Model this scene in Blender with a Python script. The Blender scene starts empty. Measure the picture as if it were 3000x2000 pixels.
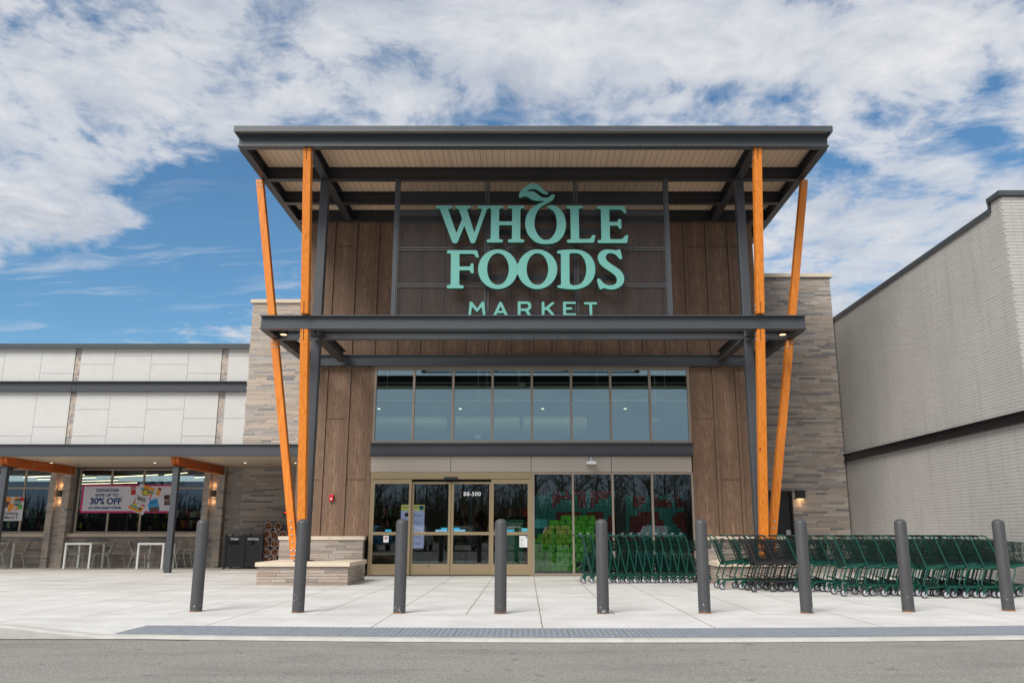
import bpy, bmesh, math, random
from mathutils import Vector, Matrix
R=math.radians
random.seed(7)
S=bpy.context.scene
C=S.collection
# ------------------------------------------------------------------ camera
TILT=12.83; CAMH=1.07; FPX=2450.0; CXP=1541.0
cd=bpy.data.cameras.new('camera'); cam=bpy.data.objects.new('camera',cd); C.objects.link(cam)
cam.location=(0,0,CAMH); cam.rotation_euler=(R(90+TILT),0,0)
cd.sensor_width=36; cd.lens=FPX*36/3000; cd.shift_x=-(CXP-1500)/3000.0
cd.clip_end=3000; cd.clip_start=.05
S.camera=cam
S.render.resolution_x=1024; S.render.resolution_y=682
# ------------------------------------------------------------------ node helpers
class NT:
    def __init__(s,nt): s.nt=nt; s.x=0
    def n(s,t,**k):
        o=s.nt.nodes.new(t); s.x+=30; o.location=(s.x,0)
        for a,b in k.items(): setattr(o,a,b)
        return o
    def l(s,a,b): s.nt.links.new(a,b)
    def put(s,sock,v):
        if hasattr(v,'is_output'): s.l(v,sock)
        else: sock.default_value=v
    def m(s,op,a,b=0.0,c=0.0,clamp=False):
        o=s.n('ShaderNodeMath',operation=op); o.use_clamp=clamp
        for i,v in enumerate((a,b,c)): s.put(o.inputs[i],v)
        return o.outputs[0]
    def mix(s,f,a,b,blend='MIX'):
        o=s.n('ShaderNodeMix',data_type='RGBA',blend_type=blend)
        s.put(o.inputs[0],f)
        for i,v in ((6,a),(7,b)):
            s.put(o.inputs[i], v if hasattr(v,'is_output') else (tuple(v)+(1,) if len(v)==3 else v))
        return o.outputs[2]
    def ramp(s,f,stops):
        o=s.n('ShaderNodeValToRGB'); e=o.color_ramp.elements
        while len(e)<len(stops): e.new(.5)
        for i,(p,c) in enumerate(stops):
            e[i].position=p; e[i].color=(c,c,c,1) if isinstance(c,(int,float)) else tuple(c)+(1,)
        s.put(o.inputs[0],f); return o.outputs[0]
    def noise(s,vec,scale=5,detail=4,rough=.55,dist=0,dim='3D'):
        o=s.n('ShaderNodeTexNoise',noise_dimensions=dim); s.l(vec,o.inputs['Vector'])
        o.inputs['Scale'].default_value=scale; o.inputs['Detail'].default_value=detail
        o.inputs['Roughness'].default_value=rough; o.inputs['Distortion'].default_value=dist
        return o.outputs[0]
    def scl(s,vec,v,off=(0,0,0)):
        o=s.n('ShaderNodeMapping'); s.l(vec,o.inputs[0]); o.inputs[3].default_value=v; o.inputs[1].default_value=off
        return o.outputs[0]
    def sep(s,v):
        o=s.n('ShaderNodeSeparateXYZ'); s.l(v,o.inputs[0]); return o.outputs
    def comb(s,x,y,z):
        o=s.n('ShaderNodeCombineXYZ')
        for i,v in enumerate((x,y,z)): s.put(o.inputs[i],v)
        return o.outputs[0]
# ------------------------------------------------------------------ world: sky with broken clouds
W=bpy.data.worlds.new('World'); S.world=W; W.use_nodes=True
w=NT(W.node_tree); W.node_tree.nodes.clear()
SUN_EL=44; SUN_AZ=212      # azimuth clockwise from +Y : behind the camera, a little to the left
sky=w.n('ShaderNodeTexSky',sky_type='NISHITA'); sky.sun_disc=False
sky.sun_elevation=R(SUN_EL); sky.sun_rotation=R(SUN_AZ); sky.air_density=1.0; sky.dust_density=.6; sky.ozone_density=2.0
tc=w.n('ShaderNodeTexCoord'); d=tc.outputs['Generated']
sx,sy,sz=w.sep(d)
zz=w.m('ADD',w.m('MAXIMUM',sz,0.0),.10)
pl=w.comb(w.m('DIVIDE',sx,zz),w.m('DIVIDE',sy,zz),0.0)
warp=w.n('ShaderNodeTexNoise'); w.l(pl,warp.inputs['Vector']); warp.inputs['Scale'].default_value=2.2; warp.inputs['Detail'].default_value=2
wv=w.n('ShaderNodeVectorMath',operation='MULTIPLY_ADD'); w.l(warp.outputs['Color'],wv.inputs[0]); wv.inputs[1].default_value=(.22,.22,0); w.l(pl,wv.inputs[2])
pw=wv.outputs[0]
big=w.noise(pw,1.1,3,.5)
mid=w.noise(w.scl(pw,(1.1,1.0,1),(3.1,1.7,0)),6.4,8,.60)
fine=w.noise(w.scl(pw,(1.1,1.0,1),(7,2,0)),19,6,.60)
uy=w.m('MAXIMUM',sy,.02); u=w.m('DIVIDE',sx,uy); v=w.m('DIVIDE',sz,uy)
front=w.m('GREATER_THAN',sy,.05)
def blob(px,py,sp,sq,amp):
    a=(px-CXP)/FPX; b=(1000-py)/FPX; t=R(TILT)
    yy=math.cos(t)-b*math.sin(t); u0=a/yy; v0=(math.sin(t)+b*math.cos(t))/yy
    e=w.m('ADD',w.m('POWER',w.m('ABSOLUTE',w.m('DIVIDE',w.m('SUBTRACT',u,u0),sp/FPX)),2.0),
            w.m('POWER',w.m('ABSOLUTE',w.m('DIVIDE',w.m('SUBTRACT',v,v0),sq/FPX)),2.0))
    return w.m('MULTIPLY',w.m('EXPONENT',w.m('MULTIPLY',e,-1.0)),amp)
bias=None
for b in [(560,560,260,120,-.30),(620,760,330,150,-.42),(150,900,420,170,-.42),(820,520,160,110,-.22),(1320,360,420,40,-.12),
          (130,600,260,110,.22),(380,650,160,60,.12),(250,250,420,160,.10),(1700,80,700,120,.16),(2350,150,500,130,.16),(2200,700,400,200,.02),(2700,120,300,150,.10),
          (2330,330,300,90,-.05),(2900,420,120,90,-.20),(2430,500,200,60,-.12),(2100,260,220,40,-.12),(1180,180,160,80,-.06),(60,60,160,90,-.10)]:
    g=blob(*b); bias=g if bias is None else w.m('ADD',bias,g)
bias=w.m('MULTIPLY',bias,front)
cov=w.m('ADD',w.m('ADD',w.m('MULTIPLY',big,.24),w.m('MULTIPLY',mid,.60)),w.m('MULTIPLY',fine,.30))
cov=w.m('ADD',w.m('ADD',cov,.005),bias)
back=w.m('MULTIPLY',w.m('SUBTRACT',1.0,front),.16)
cov=w.m('ADD',cov,back)
alpha=w.ramp(cov,[(.42,0.0),(.50,.32),(.58,.74),(.70,1.0)])
wisp=w.m('MULTIPLY',w.ramp(w.noise(w.scl(pw,(.55,2.4,1),(5,4,0)),3.4,7,.62),[(.52,0.0),(.76,.60)]),w.ramp(big,[(.40,0.0),(.6,1.0)]))
alpha=w.m('MAXIMUM',alpha,wisp)
dens=w.ramp(w.m('ADD',w.m('MULTIPLY',big,.35),w.m('ADD',w.m('MULTIPLY',w.noise(w.scl(pw,(1,1.2,1),(1,9,0)),3.0,5,.6),.45),w.m('ADD',w.m('MULTIPLY',fine,.22),w.m('MULTIPLY',bias,.18)))),[(.44,(1.0,1.0,1.0)),(.54,(.82,.85,.90)),(.66,(.58,.63,.72))])
skyc=w.mix(1.0,sky.outputs[0],(.55,.81,.90),'MULTIPLY')
skyc=w.mix(1.0,skyc,(.058,.058,.058),'MULTIPLY')
cloudc=w.mix(1.0,dens,(.33,.33,.335),'MULTIPLY')
final=w.mix(alpha,skyc,cloudc)
lowh=w.m('MULTIPLY',w.ramp(sz,[(.0,1.0),(.12,.9),(.34,0.0)]),w.m('SUBTRACT',1.0,front))
final=w.mix(lowh,final,(.20,.245,.30))
bg=w.n('ShaderNodeBackground'); w.l(final,bg.inputs[0]); bg.inputs[1].default_value=1.0
wo=w.n('ShaderNodeOutputWorld'); w.l(bg.outputs[0],wo.inputs[0])
# ------------------------------------------------------------------ sun and exposure
sd=bpy.data.lights.new('sun','SUN'); sun=bpy.data.objects.new('sun',sd); C.objects.link(sun)
sd.energy=1.5; sd.angle=R(32); sd.color=(1,.965,.91)
az=R(SUN_AZ); el=R(SUN_EL)
dv=Vector((math.sin(az)*math.cos(el),math.cos(az)*math.cos(el),math.sin(el)))
sun.rotation_euler=dv.to_track_quat('Z','Y').to_euler()
S.view_settings.view_transform='Standard'; S.view_settings.look='None'; S.view_settings.exposure=1.30; S.view_settings.gamma=1
S.render.engine='CYCLES'
S.cycles.transparent_max_bounces=24; S.cycles.max_bounces=8
# ------------------------------------------------------------------ mesh helpers
class MB:
    def __init__(s): s.v=[]; s.f=[]; s.mi=[]; s.k=0
    def add(s,vs,fs):
        o=len(s.v); s.v+=[tuple(p) for p in vs]; s.f+=[tuple(i+o for i in f) for f in fs]; s.mi+=[s.k]*len(fs)
        return s
    def box(s,x0,x1,y0,y1,z0,z1):
        vs=[(x,y,z) for z in (z0,z1) for y in (y0,y1) for x in (x0,x1)]
        return s.add(vs,[(0,2,3,1),(4,5,7,6),(0,1,5,4),(2,6,7,3),(0,4,6,2),(1,3,7,5)])
    def bar(s,a,b,wd,hg,up=(0,0,1)):       # rectangular bar between two points
        a=Vector(a); b=Vector(b); t=(b-a).normalized(); up=Vector(up)
        r=t.cross(up)
        if r.length<1e-4: r=t.cross(Vector((0,1,0)))
        r.normalize(); q=r.cross(t).normalized()
        vs=[]
        for p in (a,b):
            for i,j in ((-1,-1),(1,-1),(1,1),(-1,1)): vs.append(p+r*(i*wd/2)+q*(j*hg/2))
        return s.add(vs,[(0,1,2,3),(7,6,5,4),(0,4,5,1),(1,5,6,2),(2,6,7,3),(3,7,4,0)])
    def tube(s,pts,r,n=6,close=False,rs=None):
        pts=[Vector(p) for p in pts]; vs=[]; fs=[]; N=len(pts)
        prev=None
        for i,p in enumerate(pts):
            t=(pts[min(i+1,N-1)]-pts[max(i-1,0)]).normalized()
            if prev is None:
                up=Vector((0,0,1)) if abs(t.z)<.9 else Vector((0,1,0)); a=t.cross(up).normalized()
            else:
                a=(prev-t*prev.dot(t)).normalized()
            prev=a; b=t.cross(a); rr=rs[i] if rs else r
            for k in range(n):
                th=2*math.pi*k/n; vs.append(p+(a*math.cos(th)+b*math.sin(th))*rr)
        for i in range(N-1):
            for k in range(n):
                k2=(k+1)%n; fs.append((i*n+k,i*n+k2,(i+1)*n+k2,(i+1)*n+k))
        fs.append(tuple(range(n))[::-1]); fs.append(tuple((N-1)*n+k for k in range(n)))
        return s.add(vs,fs)
    def wire(s,a,b,t=.0045):
        return s.tube([a,b],t/1.4,4)
    def lathe(s,c,prof,n=24,axis='z'):     # prof: list of (r,h)
        vs=[];fs=[]
        for r,h in prof:
            for k in range(n):
                th=2*math.pi*k/n; a,b=r*math.cos(th),r*math.sin(th)
                if axis=='z': vs.append((c[0]+a,c[1]+b,c[2]+h))
                elif axis=='y': vs.append((c[0]+a,c[1]+h,c[2]+b))
                else: vs.append((c[0]+h,c[1]+a,c[2]+b))
        m=len(prof)
        for i in range(m-1):
            for k in range(n):
                k2=(k+1)%n; fs.append((i*n+k,i*n+k2,(i+1)*n+k2,(i+1)*n+k))
        fs.append(tuple(range(n))[::-1]); fs.append(tuple((m-1)*n+k for k in range(n)))
        return s.add(vs,fs)
    def quad(s,pts): return s.add(pts,[tuple(range(len(pts)))])
    def build(s,name,mat,parent=None,bevel=0,smooth=False):
        off=Vector((0,0,0)); p=parent
        while p is not None: off+=p.location; p=p.parent
        me=bpy.data.meshes.new(name)
        me.from_pydata([tuple(Vector(q)-off) for q in s.v],[],s.f)
        mats=mat if isinstance(mat,(list,tuple)) else [mat]
        for m_ in mats: me.materials.append(m_)
        if len(mats)>1: me.polygons.foreach_set('material_index',s.mi)
        bm=bmesh.new(); bm.from_mesh(me); bmesh.ops.recalc_face_normals(bm,faces=bm.faces); bm.to_mesh(me); bm.free()
        if smooth:
            me.polygons.foreach_set('use_smooth',[True]*len(me.polygons))
        o=bpy.data.objects.new(name,me); C.objects.link(o)
        if parent: o.parent=parent
        if bevel:
            b=o.modifiers.new('bevel','BEVEL'); b.width=bevel; b.segments=2; b.limit_method='ANGLE'
        if smooth:
            b=o.modifiers.new('edges','EDGE_SPLIT'); b.split_angle=R(40)
        return o
def tag(o,label,cat,group=None):
    o['label']=label; o['category']=cat
    if group: o['group']=group
    return o
def thing(name,label,cat,loc=(0,0,0),group=None):
    o=bpy.data.objects.new(name,None); C.objects.link(o); o.location=loc; o.empty_display_size=.3
    return tag(o,label,cat,group)
def struct(o,kind='structure'): o['kind']=kind; return o
def kids(o): return [c for c in bpy.data.objects if c.parent==o]
def copytree(o,parent=None,_m=None):
    if _m is None:
        _m={}
        for c in bpy.data.objects:
            if c.parent: _m.setdefault(c.parent.name,[]).append(c)
    c=o.copy(); C.objects.link(c); c.parent=parent
    for ch in _m.get(o.name,[]): copytree(ch,c,_m)
    return c
def fillet(pts,seg=4):
    out=[];n=len(pts)
    for i,p in enumerate(pts):
        r=p[2] if len(p)>2 else 0
        P0=Vector(pts[i-1][:2]); P1=Vector(p[:2]); P2=Vector(pts[(i+1)%n][:2])
        if r<=0: out.append(tuple(P1)); continue
        a=(P0-P1); b=(P2-P1); r0=min(r,a.length*.48,b.length*.48)
        A=P1+a.normalized()*r0; B=P1+b.normalized()*r0
        for k in range(seg+1):
            t=k/seg; out.append(tuple(A*(1-t)**2+P1*2*t*(1-t)+B*t*t))
    return out
def crom(pts,seg=4):
    out=[];n=len(pts); P=[Vector(p) for p in pts]
    for i in range(n):
        a,b,c_,d_=P[i-1],P[i],P[(i+1)%n],P[(i+2)%n]
        for k in range(seg):
            t=k/seg
            q=.5*((2*b)+(-a+c_)*t+(2*a-5*b+4*c_-d_)*t*t+(-a+3*b-3*c_+d_)*t**3)
            out.append((q.x,q.y))
    return out
def extrude_outline(loops,depth_y0,depth_y1,name,mats,parent,bevel=0):
    """loops: list of closed 2D loops (x,z); first is outer. Front at y0."""
    cu=bpy.data.curves.new(name,'CURVE'); cu.dimensions='2D'; cu.fill_mode='BOTH'
    for lp in loops:
        sp=cu.splines.new('POLY'); sp.points.add(len(lp)-1)
        for i,(x,z) in enumerate(lp): sp.points[i].co=(x,z,0,1)
        sp.use_cyclic_u=True
    cu.extrude=(depth_y1-depth_y0)/2
    if bevel: cu.bevel_depth=bevel; cu.bevel_resolution=1; cu.offset=-bevel
    t=bpy.data.objects.new('tmp',cu); C.objects.link(t)
    dg=bpy.context.evaluated_depsgraph_get(); me=bpy.data.meshes.new_from_object(t.evaluated_get(dg))
    bpy.data.objects.remove(t); me.materials.clear()
    off=Vector((0,0,0)); p=parent
    while p is not None: off+=p.location; p=p.parent
    yc=(depth_y0+depth_y1)/2
    for v_ in me.vertices:
        x,z,e=v_.co.x,v_.co.y,v_.co.z
        v_.co=Vector((x,yc-e,z))-off
    for m_ in mats: me.materials.append(m_)
    me.update()
    for p_ in me.polygons: p_.material_index=0 if (p_.normal.y<-.6 or len(mats)==1) else 1
    o=bpy.data.objects.new(name,me); C.objects.link(o); o.parent=parent
    return o
def text(s,size,mat,name,parent,loc,align='CENTER',extrude=.001,bold=0,rz=0,space=1.0,shear=0,sx=1,roll=0):
    cu=bpy.data.curves.new(name,'FONT'); cu.body=s; cu.size=size; cu.align_x=align; cu.align_y='CENTER'
    cu.extrude=extrude; cu.offset=bold; cu.space_character=space; cu.shear=shear
    t=bpy.data.objects.new('tmp',cu); C.objects.link(t)
    dg=bpy.context.evaluated_depsgraph_get(); me=bpy.data.meshes.new_from_object(t.evaluated_get(dg))
    bpy.data.objects.remove(t); me.materials.clear(); me.materials.append(mat)
    off=Vector((0,0,0)); p=parent
    while p is not None: off+=p.location; p=p.parent
    M=Matrix.Translation(Vector(loc)-off)@Matrix.Rotation(rz,4,'Z')@Matrix.Rotation(R(90),4,'X')@Matrix.Rotation(roll,4,'Z')@Matrix.Diagonal((sx,1,1,1))
    me.transform(M)
    o=bpy.data.objects.new(name,me); C.objects.link(o)
    if parent: o.parent=parent
    return o
# ------------------------------------------------------------------ materials
MAT={}
def base(name):
    m=bpy.data.materials.new(name); m.use_nodes=True; n=NT(m.node_tree); m.node_tree.nodes.clear()
    out=n.n('ShaderNodeOutputMaterial'); b=n.n('ShaderNodeBsdfPrincipled'); n.l(b.outputs[0],out.inputs[0])
    g=n.n('ShaderNodeNewGeometry'); t=n.n('ShaderNodeTexCoord')
    MAT[name]=m
    return m,n,b,g.outputs['Position'],t.outputs['Object'],g
def simple(name,col,rough=.5,metal=0,var=.12,scale=6,bump=.0,bscale=80,spec=.5,obj=False):
    m,n,b,P,O,g=base(name)
    vec=O if obj else P
    nz=n.noise(vec,scale,4,.6)
    c=n.mix(nz,tuple(x*(1-var) for x in col),tuple(min(1,x*(1+var)) for x in col))
    n.l(c,b.inputs['Base Color']); b.inputs['Metallic'].default_value=metal
    n.put(b.inputs['Roughness'],n.m('ADD',n.m('MULTIPLY',n.noise(vec,scale*3,2),.2),rough-.1))
    b.inputs['Specular IOR Level'].default_value=spec
    if bump:
        bp=n.n('ShaderNodeBump'); bp.inputs['Strength'].default_value=bump; bp.inputs['Distance'].default_value=.01
        n.l(n.noise(vec,bscale,3),bp.inputs['Height']); n.l(bp.outputs[0],b.inputs['Normal'])
    return m
def emit(name,col,st):
    m=bpy.data.materials.new(name); m.use_nodes=True; n=NT(m.node_tree); m.node_tree.nodes.clear()
    out=n.n('ShaderNodeOutputMaterial'); e=n.n('ShaderNodeEmission'); e.inputs[0].default_value=tuple(col)+(1,); e.inputs[1].default_value=st
    n.l(e.outputs[0],out.inputs[0]); return m
def glassm(name,tint,refl,rtint=(1,1,1),wav=0):
    m=bpy.data.materials.new(name); m.use_nodes=True; n=NT(m.node_tree); m.node_tree.nodes.clear()
    out=n.n('ShaderNodeOutputMaterial'); t=n.n('ShaderNodeBsdfTransparent'); t.inputs[0].default_value=tuple(tint)+(1,)
    gl=n.n('ShaderNodeBsdfGlossy'); gl.inputs['Roughness'].default_value=0.0; gl.inputs[0].default_value=tuple(rtint)+(1,)
    if wav:
        g=n.n('ShaderNodeNewGeometry'); bp=n.n('ShaderNodeBump'); bp.inputs['Strength'].default_value=wav; bp.inputs['Distance'].default_value=.004
        n.l(n.noise(n.scl(g.outputs['Position'],(2.5,2.5,.8)),2.2,2),bp.inputs['Height']); n.l(bp.outputs[0],gl.inputs['Normal'])
    fr=n.n('ShaderNodeFresnel'); fr.inputs[0].default_value=1.5
    f=n.m('ADD',n.m('MULTIPLY',fr.outputs[0],.45),refl,clamp=True)
    mx=n.n('ShaderNodeMixShader'); n.l(f,mx.inputs[0]); n.l(t.outputs[0],mx.inputs[1]); n.l(gl.outputs[0],mx.inputs[2])
    n.l(mx.outputs[0],out.inputs[0]); return m
def stonem(name,stops,dark=.5,bump=.5):
    m,n,b,P,O,g=base(name)
    c=n.ramp(g.outputs['Random Per Island'],stops)
    nz=n.noise(n.scl(P,(1,1,3.5)),9,6,.65); nz2=n.noise(P,2.2,3)
    c=n.mix(n.m('MULTIPLY',n.m('SUBTRACT',nz,.3,clamp=True),dark),c,(.09,.075,.065))
    c=n.mix(n.ramp(nz2,[(.45,0.0),(.75,.35)]),c,(.42,.39,.36))
    n.l(c,b.inputs['Base Color']); b.inputs['Roughness'].default_value=.9; b.inputs['Specular IOR Level'].default_value=.2
    bp=n.n('ShaderNodeBump'); bp.inputs['Strength'].default_value=bump; bp.inputs['Distance'].default_value=.006
    n.l(n.noise(n.scl(P,(1,1,3)),38,5,.7),bp.inputs['Height']); n.l(bp.outputs[0],b.inputs['Normal'])
    return m
STONE=stonem('stone_light',[(0,(.56,.46,.37)),(.18,(.46,.40,.35)),(.36,(.60,.50,.41)),(.52,(.42,.385,.35)),(.68,(.52,.42,.33)),(.80,(.36,.33,.31)),(.90,(.46,.44,.41)),(.97,(.24,.24,.25))],.35)
STONED=stonem('stone_grey',[(0,(.40,.34,.29)),(.22,(.47,.40,.34)),(.42,(.34,.30,.27)),(.58,(.43,.345,.275)),(.72,(.28,.265,.25)),(.84,(.19,.19,.195)),(.92,(.50,.44,.39))],.4)
STONEB=stonem('stone_bench',[(0,(.42,.33,.27)),(.25,(.48,.40,.34)),(.5,(.36,.28,.23)),(.75,(.50,.44,.39)),(.9,(.30,.25,.22))],.6)
MORTAR=simple('mortar',(.27,.255,.24),.95,bump=.3)
PBRICK=simple('painted_brick',(.455,.44,.415),.75,var=.13,scale=.9,bump=.35,bscale=60)
_n=NT(PBRICK.node_tree); _b=[q for q in PBRICK.node_tree.nodes if q.type=='BSDF_PRINCIPLED'][0]; _s=_b.inputs['Base Color'].links[0].from_socket
_P=[q for q in PBRICK.node_tree.nodes if q.type=='NEW_GEOMETRY'][0].outputs['Position']
_st=_n.noise(_n.scl(_P,(3,5,.35)),1.2,4,.6); _n.l(_n.mix(_n.ramp(_st,[(.5,0.0),(.72,.40)]),_s,(.33,.31,.285)),_b.inputs['Base Color'])
PMORT=simple('painted_mortar',(.41,.395,.37),.9)
STEEL=simple('steel_paint',(.060,.065,.073),.42,var=.10,scale=3,bump=.05,bscale=150)
STEELD=simple('steel_dark',(.030,.032,.037),.45,var=.12,scale=3)
COPING=simple('coping_metal',(.062,.070,.077),.35,var=.06,scale=2)
FRAME=simple('window_frame_champagne',(.33,.275,.22),.38,metal=.35,var=.05)
GOLD=simple('door_frame_bronze',(.36,.275,.165),.36,metal=.4,var=.06,scale=4)
BEIGE=simple('beige_panel',(.385,.34,.29),.45,var=.03,scale=1.5)
BLACK=simple('black_plastic',(.012,.012,.013),.45)
BLACKM=simple('black_metal',(.014,.014,.017),.40,var=.2)
LIME=simple('limestone_cap',(.64,.545,.42),.8,var=.10,scale=5,bump=.25,bscale=60)
WHITEP=simple('white_powder_coat',(.78,.80,.76),.45,var=.03)
CHAIRG=simple('chair_grey',(.30,.29,.26),.5,var=.06)
REDP=simple('red_plastic',(.55,.01,.015),.35,var=.05)
WHITE=simple('white_plastic',(.78,.79,.80),.4,var=.03)
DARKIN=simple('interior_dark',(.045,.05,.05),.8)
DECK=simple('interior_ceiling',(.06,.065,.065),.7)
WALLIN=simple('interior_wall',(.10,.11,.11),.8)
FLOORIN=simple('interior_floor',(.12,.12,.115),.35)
DUCT=simple('duct_metal',(.50,.53,.55),.5,metal=.2)
GREENC=simple('cart_green',(.002,.060,.042),.36,var=.15,scale=8,obj=True)
BLACKC=simple('cart_black',(.018,.016,.018),.4,obj=True)
RUBBER=simple('rubber',(.012,.012,.013),.7)
RIMG=simple('wheel_rim_grey',(.42,.40,.43),.5,var=.05)
HANDLE=simple('handle_grip',(.015,.022,.020),.35)
ZINC=simple('zinc_bolt',(.45,.48,.50),.35,metal=.7)
GREENB=simple('lime_carton',(.085,.36,.015),.55,var=.30,scale=7)
TEALB=simple('teal_carton',(.012,.17,.19),.5,var=.18,scale=9)
MAROB=simple('maroon_carton',(.062,.008,.018),.5,var=.25,scale=14)
TEALL=simple('pale_teal_carton',(.08,.42,.50),.5,var=.2,scale=9)
DOT=simple('carton_mark',(.03,.03,.02),.6)
BLUEST=simple('blue_sticker',(.02,.42,.70),.5,var=.04)
NAVY=simple('navy_ink',(.010,.050,.17),.6,var=.02)
MAGENTA=simple('magenta_ink',(.55,.022,.15),.6,var=.04)
BWHITE=simple('banner_white',(.60,.60,.66),.7,var=.02)
ORNG=simple('orange_print',(.70,.27,.03),.6); TEALP=simple('teal_print',(.05,.35,.32),.6); REDPR=simple('red_print',(.45,.02,.02),.6)
BLUEP=simple('blue_print',(.04,.30,.60),.6); BROWNP=simple('brown_print',(.12,.05,.03),.6); YELP=simple('yellow_print',(.55,.48,.05),.6)
GREENP=simple('dark_green_print',(.005,.11,.05),.5); BARK=simple('firewood_bark',(.20,.12,.09),.9,var=.35,scale=25,bump=.6,bscale=60,obj=True)
WOODCUT=simple('firewood_cut',(.19,.07,.025),.8,var=.35,scale=30,obj=True); SHRINK=simple('shrink_film',(.25,.18,.16),.25,var=.4,scale=14,bump=.6,bscale=30,obj=True)
SOIL=simple('bark_grey',(.045,.038,.032),.9,var=.3)
CONC=None
def concrete():
    m,n,b,P,O,g=base('plaza_concrete')
    x,y,z=n.sep(P)
    nz=n.noise(P,1.1,6,.65); st=n.noise(n.scl(P,(.25,2.6,1)),1.3,5,.6); sp=n.noise(P,220,2,.6)
    c=n.mix(n.ramp(nz,[(.35,0.0),(.65,1.0)]),(.55,.54,.515),(.68,.675,.655))
    # weather stains, stronger on the strip that runs along the shop front
    band=n.ramp(n.m('DIVIDE',y,30.0),[(.40,.10),(.53,.25),(.60,.95),(.70,.55),(.78,.9)])
    c=n.mix(n.m('MULTIPLY',n.ramp(st,[(.44,0.0),(.62,.85)]),band),c,(.37,.335,.28))
    c=n.mix(n.ramp(sp,[(.35,.16),(.5,0.0)]),c,(.28,.27,.25))
    # saw-cut joints
    wob=n.m('MULTIPLY',n.m('SUBTRACT',n.noise(P,1.3,3),.5),.03)
    skew=n.m('ADD',x,wob)
    fx=n.m('ABSOLUTE',n.m('SUBTRACT',n.m('FRACT',n.m('ADD',n.m('DIVIDE',n.m('SUBTRACT',skew,.19),.99),.5)),.5))
    jx=n.m('LESS_THAN',fx,.0062)
    yj=n.m('ADD',y,wob)
    jy=None
    for yy in (11.66,14.9,18.3,22.9,26.0):
        k=n.m('LESS_THAN',n.m('ABSOLUTE',n.m('SUBTRACT',yj,yy)),.009)
        jy=k if jy is None else n.m('MAXIMUM',jy,k)
    # the front panels are twice as wide
    near=n.m('LESS_THAN',y,11.66)
    fx2=n.m('ABSOLUTE',n.m('SUBTRACT',n.m('FRACT',n.m('ADD',n.m('DIVIDE',n.m('SUBTRACT',skew,.19),1.98),.5)),.5))
    jx2=n.m('LESS_THAN',fx2,.0034)
    jj=n.m('ADD',n.m('MULTIPLY',near,jx2),n.m('MULTIPLY',n.m('SUBTRACT',1.0,near),jx))
    j=n.m('MAXIMUM',jj,jy)
    edge=n.m('MULTIPLY',n.m('LESS_THAN',fx,.035),n.m('GREATER_THAN',y,11.66))
    c=n.mix(n.m('MULTIPLY',edge,n.m('MULTIPLY',nz,.22)),c,(.50,.45,.38))
    c=n.mix(n.m('MULTIPLY',j,.92),c,(.17,.135,.10))
    n.l(c,b.inputs['Base Color']); b.inputs['Roughness'].default_value=.82; b.inputs['Specular IOR Level'].default_value=.3
    bp=n.n('ShaderNodeBump'); bp.inputs['Strength'].default_value=.25; bp.inputs['Distance'].default_value=.004
    h=n.m('SUBTRACT',n.noise(n.scl(P,(12,140,1)),1,4,.7),n.m('MULTIPLY',j,2.0))
    n.l(h,bp.inputs['Height']); n.l(bp.outputs[0],b.inputs['Normal'])
    return m
CONC=concrete()
def asphalt():
    m,n,b,P,O,g=base('asphalt')
    a=n.noise(P,95,3,.7); f=n.noise(P,230,2,.7); big=n.noise(n.scl(P,(.5,1.6,1)),.9,5,.6)
    vo=n.n('ShaderNodeTexVoronoi'); n.l(P,vo.inputs['Vector']); vo.inputs['Scale'].default_value=120
    c=n.ramp(vo.outputs['Color'],[(.0,(.14,.13,.12)),(.5,(.28,.265,.245)),(.85,(.45,.425,.39)),(1,(.75,.70,.63))])
    c=n.mix(n.ramp(a,[(.3,.6),(.6,0.0)]),c,(.13,.12,.11))
    c=n.mix(n.ramp(big,[(.35,0.0),(.7,.40)]),c,(.31,.295,.27))
    sp=n.noise(n.scl(P,(1.2,3,1)),3.2,4,.55)
    c=n.mix(n.ramp(sp,[(.66,0.0),(.71,.7)]),c,(.06,.055,.05))
    trk=n.noise(n.scl(P,(.35,1.1,1)),1.7,4,.6); c=n.mix(n.ramp(trk,[(.48,0.0),(.66,.35)]),c,(.15,.14,.13))
    n.l(c,b.inputs['Base Color']); b.inputs['Roughness'].default_value=.9; b.inputs['Specular IOR Level'].default_value=.25
    bp=n.n('ShaderNodeBump'); bp.inputs['Strength'].default_value=.6; bp.inputs['Distance'].default_value=.006
    n.l(n.m('ADD',a,f),bp.inputs['Height']); n.l(bp.outputs[0],b.inputs['Normal'])
    return m
ASPH=asphalt()
def timber(name='orange_timber'):
    m,n,b,P,O,g=base(name)
    gr=n.noise(n.scl(P,(34,34,1.4)),1.4,5,.6,.6); g2=n.noise(n.scl(P,(7,7,.6)),1.2,3)
    c=n.ramp(gr,[(.25,(.40,.105,.010)),(.5,(.72,.220,.024)),(.75,(.86,.31,.045))])
    c=n.mix(n.ramp(g2,[(.4,0.0),(.7,.4)]),c,(.66,.185,.016))
    vo=n.n('ShaderNodeTexVoronoi'); n.l(n.scl(P,(2.4,2.4,1.1)),vo.inputs['Vector']); vo.inputs['Scale'].default_value=1.25
    c=n.mix(n.ramp(vo.outputs['Distance'],[(.05,.8),(.085,0.0)]),c,(.10,.025,.005))
    n.l(c,b.inputs['Base Color']); b.inputs['Roughness'].default_value=.5; b.inputs['Specular IOR Level'].default_value=.35
    bp=n.n('ShaderNodeBump'); bp.inputs['Strength'].default_value=.15; bp.inputs['Distance'].default_value=.004
    n.l(gr,bp.inputs['Height']); n.l(bp.outputs[0],b.inputs['Normal'])
    return m
TIMBER=timber(); TIMBERD=timber('reddish_timber')
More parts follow.
